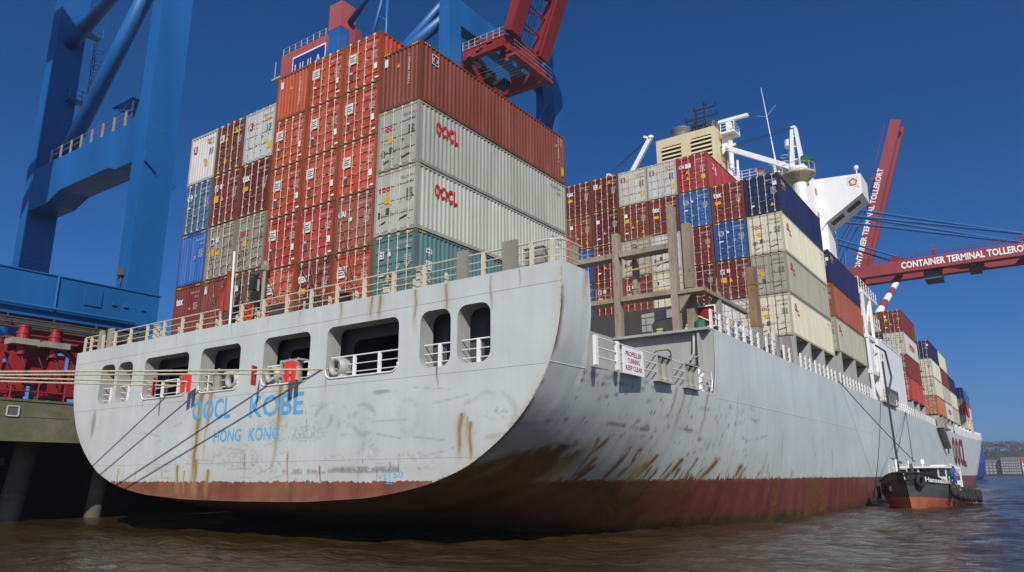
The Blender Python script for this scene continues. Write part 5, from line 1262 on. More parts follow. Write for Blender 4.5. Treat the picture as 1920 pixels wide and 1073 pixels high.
# ---------------------------------------------------------------- gantry crane at the left
XW, XL = -21.5, -39.5
cr = thing('gantry_crane', 'tall blue gantry crane standing at the left edge of the picture', 'crane', (0, 0, 0))
def leg(d, x, y, z0, z1, wx=1.5, wy=2.35, flare=None):
    d.add([(x-wx*k0, y, z) if 0 else v for z, k0 in ((z0,1),(z1,1)) for v in ((x-wx, y, z), (x, y, z), (x, y+wy, z), (x-wx, y+wy, z))], [(0,3,2,1),(4,5,6,7),(0,1,5,4),(1,2,6,5),(2,3,7,6),(3,0,4,7)])
YA = 3.85; YB = -16.0
for x, nm in ((XW, 'leg'), (XL, 'leg')):
    for y in (YA, YB):
        d = MB(); leg(d, x, y, 14.95 if x == XW else 15.0, 62); lo = d.build('leg', M['cblue'], cr)
        if x == XW:
            b = MB()
            if y == YA:
                # brackets near the corner
                b.prism([(y+.05, 25.4), (y+1.0, 23.9), (y+.05, 24.6)], 0, x+.002, x+.22); b.prism([(y+2.35, 23.6), (y+2.75, 23.5), (y+2.35, 22.9)], 0, x-.3, x+.1)
                b.build('bracket', M['cblue'], lo)
                f = MB(); f.box(x-1.05, x-.4, y-.28, y-.03, 16.1, 16.6); f.bar((x-.7, y-.05, 16.0), (x-.7, y-.2, 15.4), .12); f.build('floodlight', M['darkgrey'], lo)
for x in (XW, XL):
    for y in (YA, YB):
        for z in (20.4, 27.4, 33.6, 39.8, 46.0, 52.2):
            d = MB(); d.box(x-1.512, x+.012, y-.012, y+2.362, z, z+.05); d.build('plate_joint', M['cblue_pale'], cr)
# haunched tie beam between the forward legs
for y in (YA, YB):
    d = MB()
    d.prism([(XL, 24.6), (XL+3.2, 24.6), (XL+5.4, 25.3), (XW-5.0, 25.3), (XW-3.9, 24.9), (XW-1.5, 24.9), (XW-1.5, 30.2), (XW-2.1, 28.6), (XW-2.6, 28.3), (XL, 28.45)], 1, y+.02, y+2.3)
    tb = d.build('tie_beam', M['cblue'], cr)
    d = MB()
    for z in (29.0, 29.5): d.tube([(XL+2.5, y+.1, z), (XW-2.7, y+.1, z)], .035, 5)
    for x in np.arange(XL+2.6, XW-2.6, 1.7): d.box(x-.12, x+.12, y+.05, y+.12, 28.35, 29.55)
    d.build('beam_railing', M['framegrey'], tb)
    d = MB()
    for x in (XW-5.6, XW-2.9):
        for yy in (y+.2, y+1.8): d.bar((x, yy, 28.4), (x, yy, 30.5), .09)
    d.bar((XW-5.6, y+.2, 29.6), (XW-2.9, y+.2, 30.5), .06); d.bar((XW-5.6, y+.2, 30.4), (XW-2.9, y+.2, 29.5), .06)
    d.box(XW-5.8, XW-2.7, y+.0, y+2.0, 30.5, 30.58); d.build('canopy', M['cblue'], tb)
    d = MB(); d.tube([(XL+1.6, y+1.2, 28.3), (XW-1.9, y+1.2, 45.0)], .62, 18); d.tube([(XL, y+1.2, 41.2), (XW-1.6, y+1.2, 46.8)], .55, 18); d.build('brace_tube', M['cblue'], cr, smooth=True)
d = MB(); d.box(XW-1.55, XW+.25, -26, 6.15, 12.15, 14.9); sb = d.build('sill_beam', M['cblue'], cr)
d = MB(); d.box(XW-1.6, XW+.32, -26, 6.3, 14.9, 14.98); d.tube([(XW+.5, -26, 12.75), (XW+.5, 4.5, 12.75)], .11, 8); d.tube([(XW+.3, -.6, 12.7), (XW+.3, -.6, 14.9)], .07, 8); d.box(XW+.25, XW+.33, 1.1, 2.2, 13.4, 14.5)
for y in (2.9, 3.7, 4.9): d.prism([(y, 13.7), (y+.3, 13.7), (y+.15, 14.05)], 0, XW+.25, XW+.36)
d.build('sill_fitting', M['cblue'], sb)
d = MB()
for y in np.arange(-24, 5, 2.6): d.bar((XW+.5, y, 12.15), (XW+.5, y, 11.2), .08)
for z in (11.3, 11.55, 11.85): d.tube([(XW+.55, -26, z), (XW+.55, 4.6, z)], .06, 5)
d.box(XW-1.0, XW+.1, -26, 5.5, 11.5, 12.14); d.build('cable_tray', M['dark_steel'], sb)
d = MB(); d.box(XL-1.5, XL, -26, 6.2, 12.15, 15); d.box(XL-1.5, XW, YA, YA+2, 58, 61.5); d.box(XL-1.5, XW, YB, YB+2, 58, 61.5); d.build('upper_beam', M['cblue'], cr)
# access platforms and caged ladder on the shore side leg
d = MB()
for z, x in ((35.6, XL), (30.2, XL), (42.6, XL)):
    d.box(x+.0, x+1.0, YA+1.4, YA+3.4, z, z+.12)
    for h_ in (.5, 1.0): d.tube([(x, YA+1.4, z+h_), (x+1.0, YA+1.4, z+h_), (x+1.0, YA+3.4, z+h_)], .04, 5)
    for yy in (YA+1.4, YA+2.4, YA+3.4): d.tube([(x+1.0, yy, z), (x+1.0, yy, z+1.05)], .04, 5)
d.build('platform', M['cblue_pale'], cr)
d = MB()
for x, y, z0, z1 in ((XL+.3, YA+3.2, 36, 42.3), (XL+3.5, YA+1.0, 28.5, 31)):
    for s_ in (-.25, .25): d.tube([(x+s_, y, z0), (x+s_, y, z1)], .035, 5)
    for z in np.arange(z0, z1, .42): d.tube([(x-.25, y, z), (x+.25, y, z)], .025, 4)
    for z in np.arange(z0+1.5, z1, .8): d.torus((x, y+.35, z), (0,0,1), .42, .03, 12, 4)
d.build('caged_ladder', M['dark_steel'], cr)
# travelling gear
for yc, zs in ((2.6, 1), (YB, 1), ):
    d = MB()
    d.prism([(yc-5.6, 9.7), (yc-4.0, 9.1), (yc-.9, 11.0), (yc+.9, 11.0), (yc+4.0, 9.1), (yc+5.6, 9.7), (yc+5.6, 10.4), (yc+1.8, 12.1), (yc-1.8, 12.1), (yc-5.6, 10.8)], 0, XW-.75, XW-.25)
    d.prism([(yc-2.6, 12.05), (yc+3.4, 12.05), (yc+3.4, 8.0), (yc+2.0, 8.3), (yc-2.6, 10.9)], 0, XW-1.5, XW-.8)
    eq = d.build('equaliser_beam', M['cred_dull'], cr)
    for yb in (yc-3.7, yc+3.7):
        d = MB()
        d.prism([(yb-2.4, 8.0), (yb+2.4, 8.0), (yb+2.0, 9.0), (yb+.6, 9.7), (yb-.6, 9.7), (yb-2.0, 9.0)], 0, XW-.9, XW-.1)
        for yy in (yb-1.5, yb+.7): d.box(XW-.1, XW+.5, yy, yy+.8, 7.6, 9.9); d.box(XW-1.2, XW+.3, yy-.3, yy+1.1, 7.25, 8.2)
        d.box(XW+.05, XW+.35, yb-2.4, yb-1.9, 7.3, 10.2); d.box(XW+.05, XW+.35, yb+1.9, yb+2.4, 7.3, 10.2)
        bg_ = d.build('bogie', M['bogie_red'], cr)
        for yy in (yb-1.6, yb+.2):
            d = MB(); d.lathe([(.34, 0), (.34, .3), (.38, .32), (.38, .42), (.3, .45), (.3, .72), (.34, .74), (.34, .82), (.18, .86)], (XW+.5, yy+.5, 10.62), 16); d.tube([(XW+.5, yy+.5, 9.7), (XW+.5, yy+.5, 10.6)], .26, 12); d.build('travel_motor', M['bogie_red'], bg_)
            d = MB(); d.box(XW+.0, XW+1.05, yy-.25, yy+1.25, 10.25, 10.6); d.build('motor_plate', M['framegrey'], bg_)
        for k in range(4):
            d = MB(); d.tube([(XW-.75, yb-1.9+1.27*k, 7.2), (XW-.25, yb-1.9+1.27*k, 7.2)], .36, 18); d.build('wheel', M['dark_steel'], bg_)
        d = MB()
        for z in (7.5, 8.1): d.tube([(XW+1.0, yb-3, z), (XW+1.0, yb+3, z)], .05, 5)
        for yy in np.arange(yb-3, yb+3.1, 1.5): d.tube([(XW+1.0, yy, 6.9), (XW+1.0, yy, 8.15)], .05, 5)
        d.build('wheel_guard', M['bogie_red'], bg_)
        d = MB()
        for k in range(5): yy = yb-2+k*.95; d.tube([(XW+.6, yy, 9.6), (XW+.85, yy+.2, 9.0), (XW+.7, yy+.1, 8.3), (XW+.9, yy+.3, 7.6)], .035, 5)
        d.build('hydraulic_hose', M['wire'], bg_)
        d = MB(); q_ = random.Random(int(yb*10))
        for k in range(10): yy = q_.uniform(yb-2.2, yb+2.0); zz = q_.uniform(7.0, 8.8); d.box(XW+.3, XW+.75, yy, yy+q_.uniform(.2, .6), zz, zz+q_.uniform(.2, .6))
        d.build('gearbox', M['bogie_red'], bg_)

# ---------------------------------------------------------------- second gantry crane, boom raised
c2 = thing('gantry_crane', 'blue gantry crane with raised red boom and letter sign behind the stern stack', 'crane', (0, 0, 0))
Y1, Y2 = 37.5, 58.6
for y in (Y1, Y2):
    d = MB(); leg(d, XW, y, 12, 57.2, 1.6, 2.2); d.build('leg', M['cblue'], c2)
    d = MB(); leg(d, XL, y-.9, 12, 60.4, 2.35, 2.5); lo = d.build('leg', M['cblue'], c2)
    d = MB(); d.add([(XL-2.4, y-.93, 60.4), (XL+.03, y-.93, 60.4), (XL+.03, y+1.63, 60.4), (XL-2.38, y+1.63, 60.4), (XL-2.3, y-.9, 64.3), (XL, y-.9, 64.3), (XL, y+1.6, 64.3), (XL-2.3, y+1.6, 64.3)], [(0,3,2,1),(4,5,6,7),(0,1,5,4),(1,2,6,5),(2,3,7,6),(3,0,4,7)]); d.build('leg_head', M['faded_red'], lo)
    d = MB(); d.prism([(y+1.6, 59.6), (y+5.2, 55.5), (y+5.2, 52), (y+1.6, 52)], 0, XL-2.0, XL-.3) if y == Y1 else None
    if y == Y1: d.prism([(y-.9, 59), (y-2.0, 54), (y-.9, 50)], 0, XL-2.0, XL-.3); d.build('leg_gusset', M['cblue'], lo)
d = MB()
d.tube([(XW-1.0, Y1+1.1, 56.4), (XL+.0, Y1+1.1, 50.5)], .7, 16); d.tube([(XW-.8, Y1+1.1, 59.0), (XL+2, Y1+1.1, 50.0)], .55, 16) ; d.tube([(XL, Y1+.6, 61.5), (XL+9, Y1+.6, 69)], .4, 12)
d.tube([(XW-.8, Y1+1, 46), (XL+8, Y1+1.1, 30)], .55, 14); d.tube([(XW-6.5, Y1+6, 47), (XW-3.5, Y1+6, 62)], .55, 14)
d.tube([(XL+3.0, Y1+1, 55), (XL+6.5, Y1+1, 66)], .22, 8); d.tube([(XL+6.5, Y1+1, 50), (XL+6.6, Y1+1, 66)], .22, 8); d.tube([(XL+4.9, Y1+1, 61), (XL+6.5, Y1+1, 59.6)], .1, 6)
d.build('brace_tube', M['cblue'], c2, smooth=True)
d = MB(); d.box(XW-1.55, XW-.05, Y1+2.21, Y2-.01, 55.2, 58.6); d.box(XW-1.6, XW, Y1-.02, Y1+2.2, 57.2, 63); d.box(XW-1.6, XW, Y2, Y2+2.2, 57.2, 63); d.box(XL-2, XL-.2, Y1+1.7, Y2-1, 53, 56); d.build('cross_beam', M['cblue'], c2)
d = MB(); d.box(XL-2, XW-8, Y1+2.3, Y1+4.3, 53, 56); d.box(XL-2, XW-8, Y2-4, Y2-2, 53, 56); d.build('trolley_girder', M['cred'], c2)
# machine house with the letter sign
d = MB(); d.box(-51.2, -41.9, 36.4, 47, 51.5, 59.9); mh = d.build('machine_house', M['faded_red'], c2)
d = MB(); d.box(-48.6, -41.95, 36.3, 36.395, 53.5, 58.65); d.build('sign_border', M['white'], mh)
d = MB(); d.box(-48.35, -42.0, 36.22, 36.295, 53.7, 58.35); d.build('sign_board', paint('sign_blue', s2l(32, 62, 138), .45, .08), mh)
d = MB(); d.text('HHLA', (-47.9, 36.20, 55.2), (1,0,0), (0,0,1), 2.1, 5.4, bold=-.012); d.build('sign_lettering', M['white'], mh, fix=False)
d = MB()
for x in np.arange(-51, -41.9, 1.25): d.tube([(x, 36.5, 59.9), (x, 36.5, 61.0)], .05, 5)
d.tube([(-51.1, 36.5, 60.95), (-42, 36.5, 60.95)], .035, 5); d.tube([(-51.1, 36.5, 60.4), (-42, 36.5, 60.4)], .03, 5); d.tube([(-52.6,36.5,57),(-52.6,36.5,59.5)], .05, 5); d.box(-53, -51.2, 36.3, 38, 56.6, 56.8)
d.build('roof_railing', M['steel'], mh)
d = MB(); d.box(XL+.5, XL+3, Y1+1.6, Y1+3.5, 57.0, 58.2); d.box(XL+.2, XL+1.4, Y1+.5, Y1+1.5, 58, 60.2); d.build('trolley_cabin', M['cred_dull'], c2)
# hinge frame
d = MB(); d.box(XW+.05, -15.6, 40.2, 40.9, 50.6, 52.3); d.box(XW+.05, -15.2, 47.9, 48.8, 49.4, 51.2); d.box(-15.9, -15.2, 40.95, 47.85, 50.2, 52.2)
d.box(-22.9, XW-.3, 40.95, 47.85, 49.9, 51.2); d.build('hinge_frame', M['cred'], c2)
d = MB(); d.box(-15.1, -14.1, 40.4, 48.6, 49.0, 49.3); q_ = random.Random(5)
for k in range(24): x = q_.uniform(-21, -15.5); y = q_.choice((40.0, 41.8, 47.0, 48.9)); z = q_.uniform(50, 53.5); d.box(x, x+q_.uniform(.3, .9), y, y+q_.uniform(.2, .5), z, z+q_.uniform(.2, .8))
d.build('hinge_machinery', M['cred_dull'], c2)
d = MB(); q_ = random.Random(8)
for k in range(16): x = q_.uniform(-24.5, -19.5); y = q_.uniform(43.0, 46); z = 48.9+(-19.8-x)*.9+q_.uniform(-.6, .6); s_ = q_.uniform(.5, 1.3); d.box(x, x+s_, y, y+s_, z, z+s_*.7)
d.build('cable_festoon', M['black'], c2)
d = MB()
for z in (51.9, 52.4, 52.9):
    d.tube([(XW, 40.1, z), (-15.3, 40.1, z)], .04, 5)
    d.tube([(-14.2, 40.4, z-2), (-14.2, 48.6, z-2)], .04, 5)
for x in np.arange(XW, -15.3, .9): d.tube([(x, 40.1, 51.8), (x, 40.1, 52.95)], .04, 5)
for k in range(7): d.tube([(-22, 42+.8*k, 50.4+.1*k), (-15.5, 42+.8*k, 50.0+.15*k)], .03, 4)
d.build('hinge_railing', M['steel'], c2)
bd = Vector((.363, 0, .932)); 
for y, w_ in ((40.9, 1.2), (47.4, 1.6)):
    b0 = Vector((-15.3 if y > 44 else -14.9, y, 52.2)); d = MB(); d.bar(b0, b0+bd*46, w_, 1.9, up=(0,1,0)); d.bar(b0+Vector((.5, -w_*.62, .3)), b0+bd*46+Vector((.5, -w_*.62, .3)), .25, .5, up=(0,1,0)); bo = d.build('boom_girder', M['cred'], c2)
d = MB()
for k in range(1, 6):
    p_ = Vector((-15.2, 0, 52.0))+bd*8*k; d.bar((p_.x, 41.6, p_.z), (p_.x, 46.6, p_.z), .5)
    p2 = p_+bd*8; d.bar((p_.x, 41.6, p_.z), (p2.x, 46.6, p2.z), .25)
d.bar((-16, 44, 52), (-16.5, 44, 62), .5)
for k in range(14):
    p_ = Vector((-15.0, 0, 52.6))+bd*1.1*k; p2 = p_+bd*1.1; d.bar((p_.x-.4, 41.6, p_.z), (p2.x-.4, 46.5, p2.z) if k % 2 else (p_.x-.4, 46.5, p_.z), .13)
for k in range(10): d.tube([(-17.6+.1*k, 42+.45*k, 51.6), (-13.0+.2*k, 42.2+.4*k, 66)], .035, 5)
d.build('boom_bracing', M['cred'], c2)
d = MB(); q_ = random.Random(3)
for k in range(30): z = q_.uniform(53, 62); x = -17.5+(z-52)*.3+q_.uniform(-.8, .8); d.bar((x, q_.uniform(42, 46), z), (x+q_.uniform(-.6,.6), q_.uniform(42, 46), z+q_.uniform(.5, 2)), .08)
d.build('rope_tackle', M['cblue'], c2)
d = MB(); d.prism([(57.2, 57), (58.6, 57.2), (60.6, 54.8), (60.8, 51.5), (59.8, 50.6), (59.0, 48.2), (58.4, 52)], 0, XW+.02, XW+1.5); d.build('leg_gusset', M['cblue'], c2)
d = MB(); d.tube([(XW+.5, 55.5, 49), (XW+.5, 58.5, 53)], .25, 8); d.tube([(XW+.3, 55, 48.6), (XW+.3, 58.5, 52.4)], .16, 8); d.build('brace_rod', M['cblue'], c2)
d = MB(); d.box(XW-1.6, XW, Y1-3, Y2+5, 9.4, 12); d.box(XL-2, XL, Y1-3, Y2+5, 9.4, 12)
for y in (Y1, Y2):
    for x in (XW-.9, XL-1): d.box(x-.4, x+.4, y-4, y+6, 6.9, 9.4)
d.build('travelling_gear', M['cred'], c2)

# ---------------------------------------------------------------- two far red cranes
def far_crane(label, y0, raised):
    c = thing('gantry_crane', label, 'crane', (0, 0, 0))
    W_ = 16.0
    for y in (y0-W_/2, y0+W_/2):
        for x in (XW, XL): d = MB(); leg(d, x, y-1, 10, 46, 1.5, 2); d.build('leg', M['cblue'], c)
    d = MB(); d.box(XL-18, XW, y0-4.2, y0-2.9, 41, 44.5); d.box(XL-18, XW, y0+2.9, y0+4.2, 41, 44.5); d.build('girder', M['cred_dull'], c)
    d = MB(); d.box(XW-1.5, XW, y0-W_/2+1.1, y0+W_/2-1.1, 41, 44); d.box(XL-1.5, XL, y0-W_/2+1.1, y0+W_/2-1.1, 41, 44); d.box(XW-1.5, XW, y0-12, y0+12, 7, 10); d.box(XL-1.5, XL, y0-12, y0+12, 7, 10); d.build('cross_beam', M['cblue'], c)
    ap = Vector((XW-1, y0, 66)); d = MB()
    for s_ in (-1, 1): d.tube([(XW-.7, y0+s_*7, 46), (ap.x, ap.y+s_*1.2, ap.z)], .5, 8); d.tube([(ap.x, ap.y+s_*1.2, ap.z), (XL-1, y0+s_*4, 44.6)], .3, 8)
    d.build('apex_frame', M['cblue'], c)
    return c
c3 = far_crane('far crane with red lettered boom lowered level over the ship', 140.0, False)
d = MB()
for s_ in (-1, 1):
    yy = 140+s_*3.0; d.box(XW+.1, 40, yy-.75, yy+.75, 40.95, 43.0)
    d.box(XW+.1, 40, yy-1.0, yy+1.0, 40.6, 40.95)
for x in np.arange(-18, 40, 7): d.box(x, x+.5, 137.4, 142.6, 41.3, 42.6)
bm_ = d.build('boom', M['cred_dull'], c3)
d = MB(); d.text('CONTAINER TERMINAL TOLLERORT', (11.0, 136.24, 41.3), (1,0,0), (0,0,1), 1.35, 21.5, bold=.03); d.build('boom_lettering', M['white'], bm_, fix=False)
d = MB()
for yy in (136.3,):
    for z in (43.5, 44.0): d.tube([(-18, yy, z), (40, yy, z)], .05, 4)
    for x in np.arange(-18, 40, 1.6): d.tube([(x, yy, 43.0), (x, yy, 44.05)], .04, 4)
d.box(16.5, 17.0, 136.4, 137, 43.0, 45.2); d.box(31, 31.5, 136.4, 137, 43.0, 44.8); d.box(9, 11.4, 136.5, 137.5, 43.0, 43.9)
d.build('boom_railing', M['cred_dull'], bm_)
d = MB(); d.box(14.5, 17.5, 137.5, 142.5, 38.9, 40.55); d.box(22, 24, 138, 142, 39.6, 40.55); d.build('trolley', M['darkgrey'], c3)
d = MB()
for s_ in (-1, 1):
    for z_ in (0, 1.6): d.tube([(XW-1, 140+s_*2.4, 66-z_*1.2), (.5, 140+s_*3, 56.6-z_), (31.5, 140+s_*3.4, 44.6)], .26, 6)
    d.tube([(XW-1, 140+s_*2, 62), (11.5, 140+s_*3.4, 43.4)], .2, 6)
d.build('forestay', M['cblue'], c3)
c4 = far_crane('far crane with red lettered boom raised steeply into the sky', 195.0, True)
b0 = Vector((-10.6, 0, 40)); b1 = Vector((8.5, 0, 97)); dv = (b1-b0).normalized(); up_ = Vector((0,1,0)); sd_ = Vector((dv.z, 0, -dv.x))
d = MB()
for s_ in (-1, 1):
    d.bar((b0.x, 195+s_*2.6, b0.z), (b1.x, 195+s_*2.6, b1.z), 1.5, 2.6, up=sd_) if False else d.bar((b0.x, 195+s_*2.6, b0.z), (b1.x, 195+s_*2.6, b1.z), 1.4, 2.7, up=(1,0,0))
for k in range(8): p_ = b0.lerp(b1, (k+.5)/8); d.bar((p_.x, 193, p_.z), (p_.x, 197, p_.z), .8)
d.bar(b1+Vector((0, 192, 0))-dv*1.5, b1+Vector((0, 198, 0))-dv*1.5, 1.8)
bm4 = d.build('boom', M['cred_dull'], c4)
d = MB(); o_ = Vector((b0.x, 191.66, b0.z))+dv*16; d.text('CONTAINER TERMINAL TOLLERORT', o_-sd_*.1, dv, -sd_, 1.5, 30, bold=.03); d.build('boom_lettering', M['white'], bm4, fix=False)
d = MB()
for k in range(20): p_ = b0.lerp(b1, .62+.36*k/20)-sd_*1.9; d.tube([(p_.x, 191.9, p_.z), (p_.x-.9, 191.9, p_.z)], .05, 4)
p_ = b0.lerp(b1, .62)-sd_*2.6; q2 = b0.lerp(b1, .98)-sd_*2.6; d.tube([(p_.x, 191.9, p_.z), (q2.x, 191.9, q2.z)], .06, 4)
for t_, l_ in ((.72, 1.4), (.5, 2.0), (.36, 1.4)): p_ = b0.lerp(b1, t_)-sd_*1.6; d.box(p_.x-l_, p_.x, 191.9, 192.6, p_.z-.4, p_.z+.4)
d.build('boom_walkway', M['cred_dull'], bm4)
d = MB()
for t_, z_ in ((.72, 60), (.70, 58), (.62, 56)): p_ = b0.lerp(b1, t_)-sd_*1.5; d.tube([(XW-4, 194, 36+ (z_-56)*2), (p_.x, 193, p_.z)], .16, 5)
d.build('hoist_wire', M['wire'], c4)
d = MB(); d.bar((-16, 191, 47.5), (-7.5, 191, 51), .5); d.bar((-16, 191, 46), (-8, 191, 50.4), .3); d.tube([(-9.0, 191.5, 44), (-8.4, 191.5, 62)], .3, 6); d.build('boom_strut', M['cblue'], c4)
# striped jib far ahead
sj = thing('mobile_crane', 'white crane jib with red bands rising far ahead of the bridge', 'crane', (-20, 350, 6.85))
pa, pb = Vector((-2.5, -20, 63)), Vector((1.8, 34, 91)); 
d = MB(); d.tube([(-6, -45, 20), pa], 1.6, 10); d.build('jib', M['white'], sj)
for k in range(6):
    d = MB(); d.tube([pa.lerp(pb, k/6), pa.lerp(pb, (k+1)/6)], 1.6-.06*k, 10); d.build('jib_band', M['cred_dull'] if k % 2 else M['white'], sj)
d = MB(); d.box(-9, 3, -52, -40, 3, 14); d.tube([(-3, -46, 14), (-6, -45, 20)], 2.2, 12); d.box(-8, 2, -51, -41, 0, 3); d.build('crane_base', M['cred_dull'], sj)

# ---------------------------------------------------------------- line-handling boat beside the hull
tg = thing('workboat', 'black and orange line-handling boat with white wheelhouse beside the hull', 'boat', (0, 0, 0))
TX = 19.1
def tug_section(t):
    """t 0 at the stem, 1 at the stern: half width, deck height, keel depth"""
    hw = 2.35*min(1, (t/.26)**.62) if t > 0 else .03
    if t > .8: hw *= 1-.35*((t-.8)/.2)**2
    return hw, 2.6-1.6*sstep(0, .58, np.array(t)) + .0, hw
LT, T0 = 17.6, 42.0
ts = np.concatenate([np.linspace(0, .3, 14), np.linspace(.34, 1, 18)])
d = MB(); mt = []
NR = 9
for t in ts:
    hw, dk, _ = tug_section(float(t)); dk = float(dk); y = T0+LT*float(t)
    rows = [(.0, -.7), (.70, -.5), (.82, 0), (.92, .55), (.96, .85), (1.0, dk*.62), (1.0, dk*.75), (1.02, dk-.12), (1.02, dk)]
    for s_ in (1, -1):
        for k, z in rows: d.v.append((TX+.85*(1-min(1, float(t)*4))+s_*hw*k, y-(.9*max(0, z/2.6) if t < .02 else .9*max(0, z/2.6)*(1-float(t))**6), z))
n2 = NR*2
for j in range(len(ts)-1):
    for s_ in range(2):
        for k in range(NR-1):
            a = j*n2+s_*NR+k; f = (a, a+n2, a+n2+1, a+1); d.f.append(f if s_ == 0 else tuple(reversed(f)))
j = (len(ts)-1)*n2; d.f.append(tuple([j+k for k in range(NR)]+[j+NR+k for k in reversed(range(NR))]))
def tug_mat():
    m, n, l, b = newmat('boat_hull_paint'); tc = n.new('ShaderNodeTexCoord'); x = n.new('ShaderNodeSeparateXYZ'); l.new(tc.outputs['Object'], x.inputs[0])
    f = noise(n, l, 2, 6, mapping(n, l, (1,1,.5)), .6)
    # boot top rises towards the stem
    z = math_n(n, l, 'ADD', x.outputs['Z'], math_n(n, l, 'MULTIPLY', math_n(n, l, 'SUBTRACT', x.outputs['Y'], 42), .045))
    og = ramp(n, l, f, .3, .7, (.28, .075, .035, 1), (.40, .115, .055, 1)); bk = ramp(n, l, f, .3, .7, (.018, .018, .018, 1), (.045, .045, .042, 1))
    gr = ramp(n, l, f, .3, .7, (.045, .046, .045, 1), (.08, .08, .075, 1))
    up = ramp(n, l, math_n(n, l, 'MULTIPLY', x.outputs['Z'], .25), .415, .425); c2_ = mixc(n, l, up, gr, bk)
    mk = ramp(n, l, math_n(n, l, 'MULTIPLY', z, .5), .43, .445, (1,1,1,1), (0,0,0,1)); l.new(mixc(n, l, mk, c2_, og), b.inputs['Base Color']); b.inputs['Roughness'].default_value = .45
    return m
th = d.build('hull', tug_mat(), tg)
d = MB(); pr = []
for t in ts: hw, dk, _ = tug_section(float(t)); pr.append((TX+.85*(1-min(1, float(t)*4)), hw*.98, T0+LT*float(t)-(.9*float(dk)/2.6)*(1-float(t))**6, float(dk)-.5))
k = len(pr); d.v = [(c+h_, y, z) for c, h_, y, z in pr]+[(c-h_, y, z) for c, h_, y, z in pr]; d.f = [(i, i+1, i+1+k, i+k) for i in range(k-1)]; d.build('deck', M['deck'], tg)
d = MB()
for s_ in (1, -1): d.tube([(c+s_*h_*1.04, y, z+.5) for c, h_, y, z in pr], .09, 7)
d.build('gunwale', M['black'], tg)
# bow lettering follows the starboard bow
pS = [(c+h_*1.06, y, z) for c, h_, y, z in pr]
def on_bow(y, z, out=.03):
    for i in range(len(pS)-1):
        if pS[i][1] <= y <= pS[i+1][1]: t = (y-pS[i][1])/(pS[i+1][1]-pS[i][1]); return Vector((pS[i][0]+(pS[i+1][0]-pS[i][0])*t+out, y, z))
a_, b_ = on_bow(42.9, 1.95), on_bow(47.0, 1.75); V_, F_, x0_, x1_, hh_ = text_mesh('Hanseslove', .02); d = MB(); vs = []
for v in V_: t = (v[0]-x0_)/(x1_-x0_); p_ = on_bow(42.9+4.1*t, 0, .05); vs.append((p_.x, p_.y, 1.98-.25*t+.34*v[1]/.72))
d.add(vs, F_); d.build('name_lettering', M['white_ink'], tg, fix=False)
d = MB(); i_ = next(i for i in range(len(pr)) if pr[i][2] > 42.9); c_, h_, y_, z_ = pr[i_]; bx = c_-h_*1.04-.05
d.bar((bx, y_-.1, 1.6), (bx, y_-.1, 1.25), .05); d.tube([(bx+.2, y_-.45, 1.6), (bx+.17, y_-.4, 1.28), (bx+.1, y_-.3, 1.28), (bx+.08, y_-.25, 1.5)], .04, 5); d.build('draught_mark', M['rail'], tg)
# wheelhouse
d = MB(); wx0, wx1, wy0, wy1 = 17.6, 20.6, 48.6, 54.4
d.box(wx0, wx1, wy0, wy1, .8, 2.3)
for x in (wx0, (wx0+wx1)/2-.06, wx1-.12): d.box(x, x+.12, wy0, wy0+.12, 2.3, 2.98)
for y in (wy0, wy0+2.4, wy0+4.2, wy1-.12):
    for x in (wx0, wx1-.12): d.box(x, x+.12, y, y+.12, 2.3, 2.98)
d.box(wx0-.15, wx1+.15, wy0-.2, wy1+.15, 2.98, 3.12); wh = d.build('wheelhouse', M['white'], tg)
d = MB(); d.box(wx0+.12, wx1-.12, wy0+.05, wy0+.08, 2.3, 2.98); d.box(wx1-.08, wx1-.05, wy0+.12, wy0+2.4, 2.3, 2.98); d.box(wx1-.08, wx1-.05, wy0+2.52, wy1-.12, 2.3, 2.98); d.build('window', M['glass'], wh)
d = MB(); d.box(wx1+.0, wx1+.03, wy0+4.3, wy1-.2, 1.1, 2.5); d.build('blue_panel', paint('boat_blue', s2l(30, 85, 175), .5, .1), wh)
d = MB(); d.box(20.2, 20.32, 55.0, 55.1, .9, 3.0); d.box(20.2, 20.32, 57.6, 57.7, .9, 3.0); d.box(20.2, 20.32, 55.1, 57.6, 2.9, 3.0); d.box(20.22, 20.3, 55.1, 57.6, .9, 1.95); d.bar((20.25, 54.4, 3.3), (20.25, 57.65, 3.0), .1); d.build('aft_frame', M['white'], tg)
d = MB(); d.tube([(18.2, 49.5, 3.1), (18.2, 49.5, 3.6)], .05, 6); d.lathe([(.1,0),(.16,.1),(.16,.35),(.05,.4)], (18.9, 51, 3.3), 10); d.tube([(18.9,51,3.12),(18.9,51,3.3)], .04, 5); d.box(19.2, 20.2, 52.2, 53.2, 3.12, 3.25); d.build('roof_gear', M['white'], wh)
d = MB(); d.tube([(18.4, 45.2, 1.8), (18.4, 45.2, 3.65)], .09, 8); d.build('foremast', M['white'], tg)
d = MB(); d.bar((18.3, 45.2, 3.65), (18.75, 45.6, 3.35), .14); d.bar((18.4,45.2,3.6),(18.1,45.2,3.75), .14); d.box(19.2, 19.35, 46.2, 46.3, 1.9, 3.1); d.box(19.1, 19.3, 46.1, 46.3, 2.9, 3.3); d.build('fire_monitor', M['darkgrey'], tg)
d = MB(); d.box(19.0, 19.6, 46.0, 46.5, 1.8, 2.4); d.build('life_raft', M['safety_orange'], tg)
d = MB()
for z in (2.5, 2.9, 3.2): d.tube([(17.3, 47.2, z), (17.3, 48.4, z)], .03, 5); d.tube([(17.3, 47.2, z), (18.6, 47.2, z)], .03, 5)
for x, y in ((17.3, 47.2), (17.3, 48.4), (18.6, 47.2)): d.tube([(x, y, 1.6), (x, y, 3.2)], .035, 5)
d.build('boat_railing', M['whiterail'], tg)
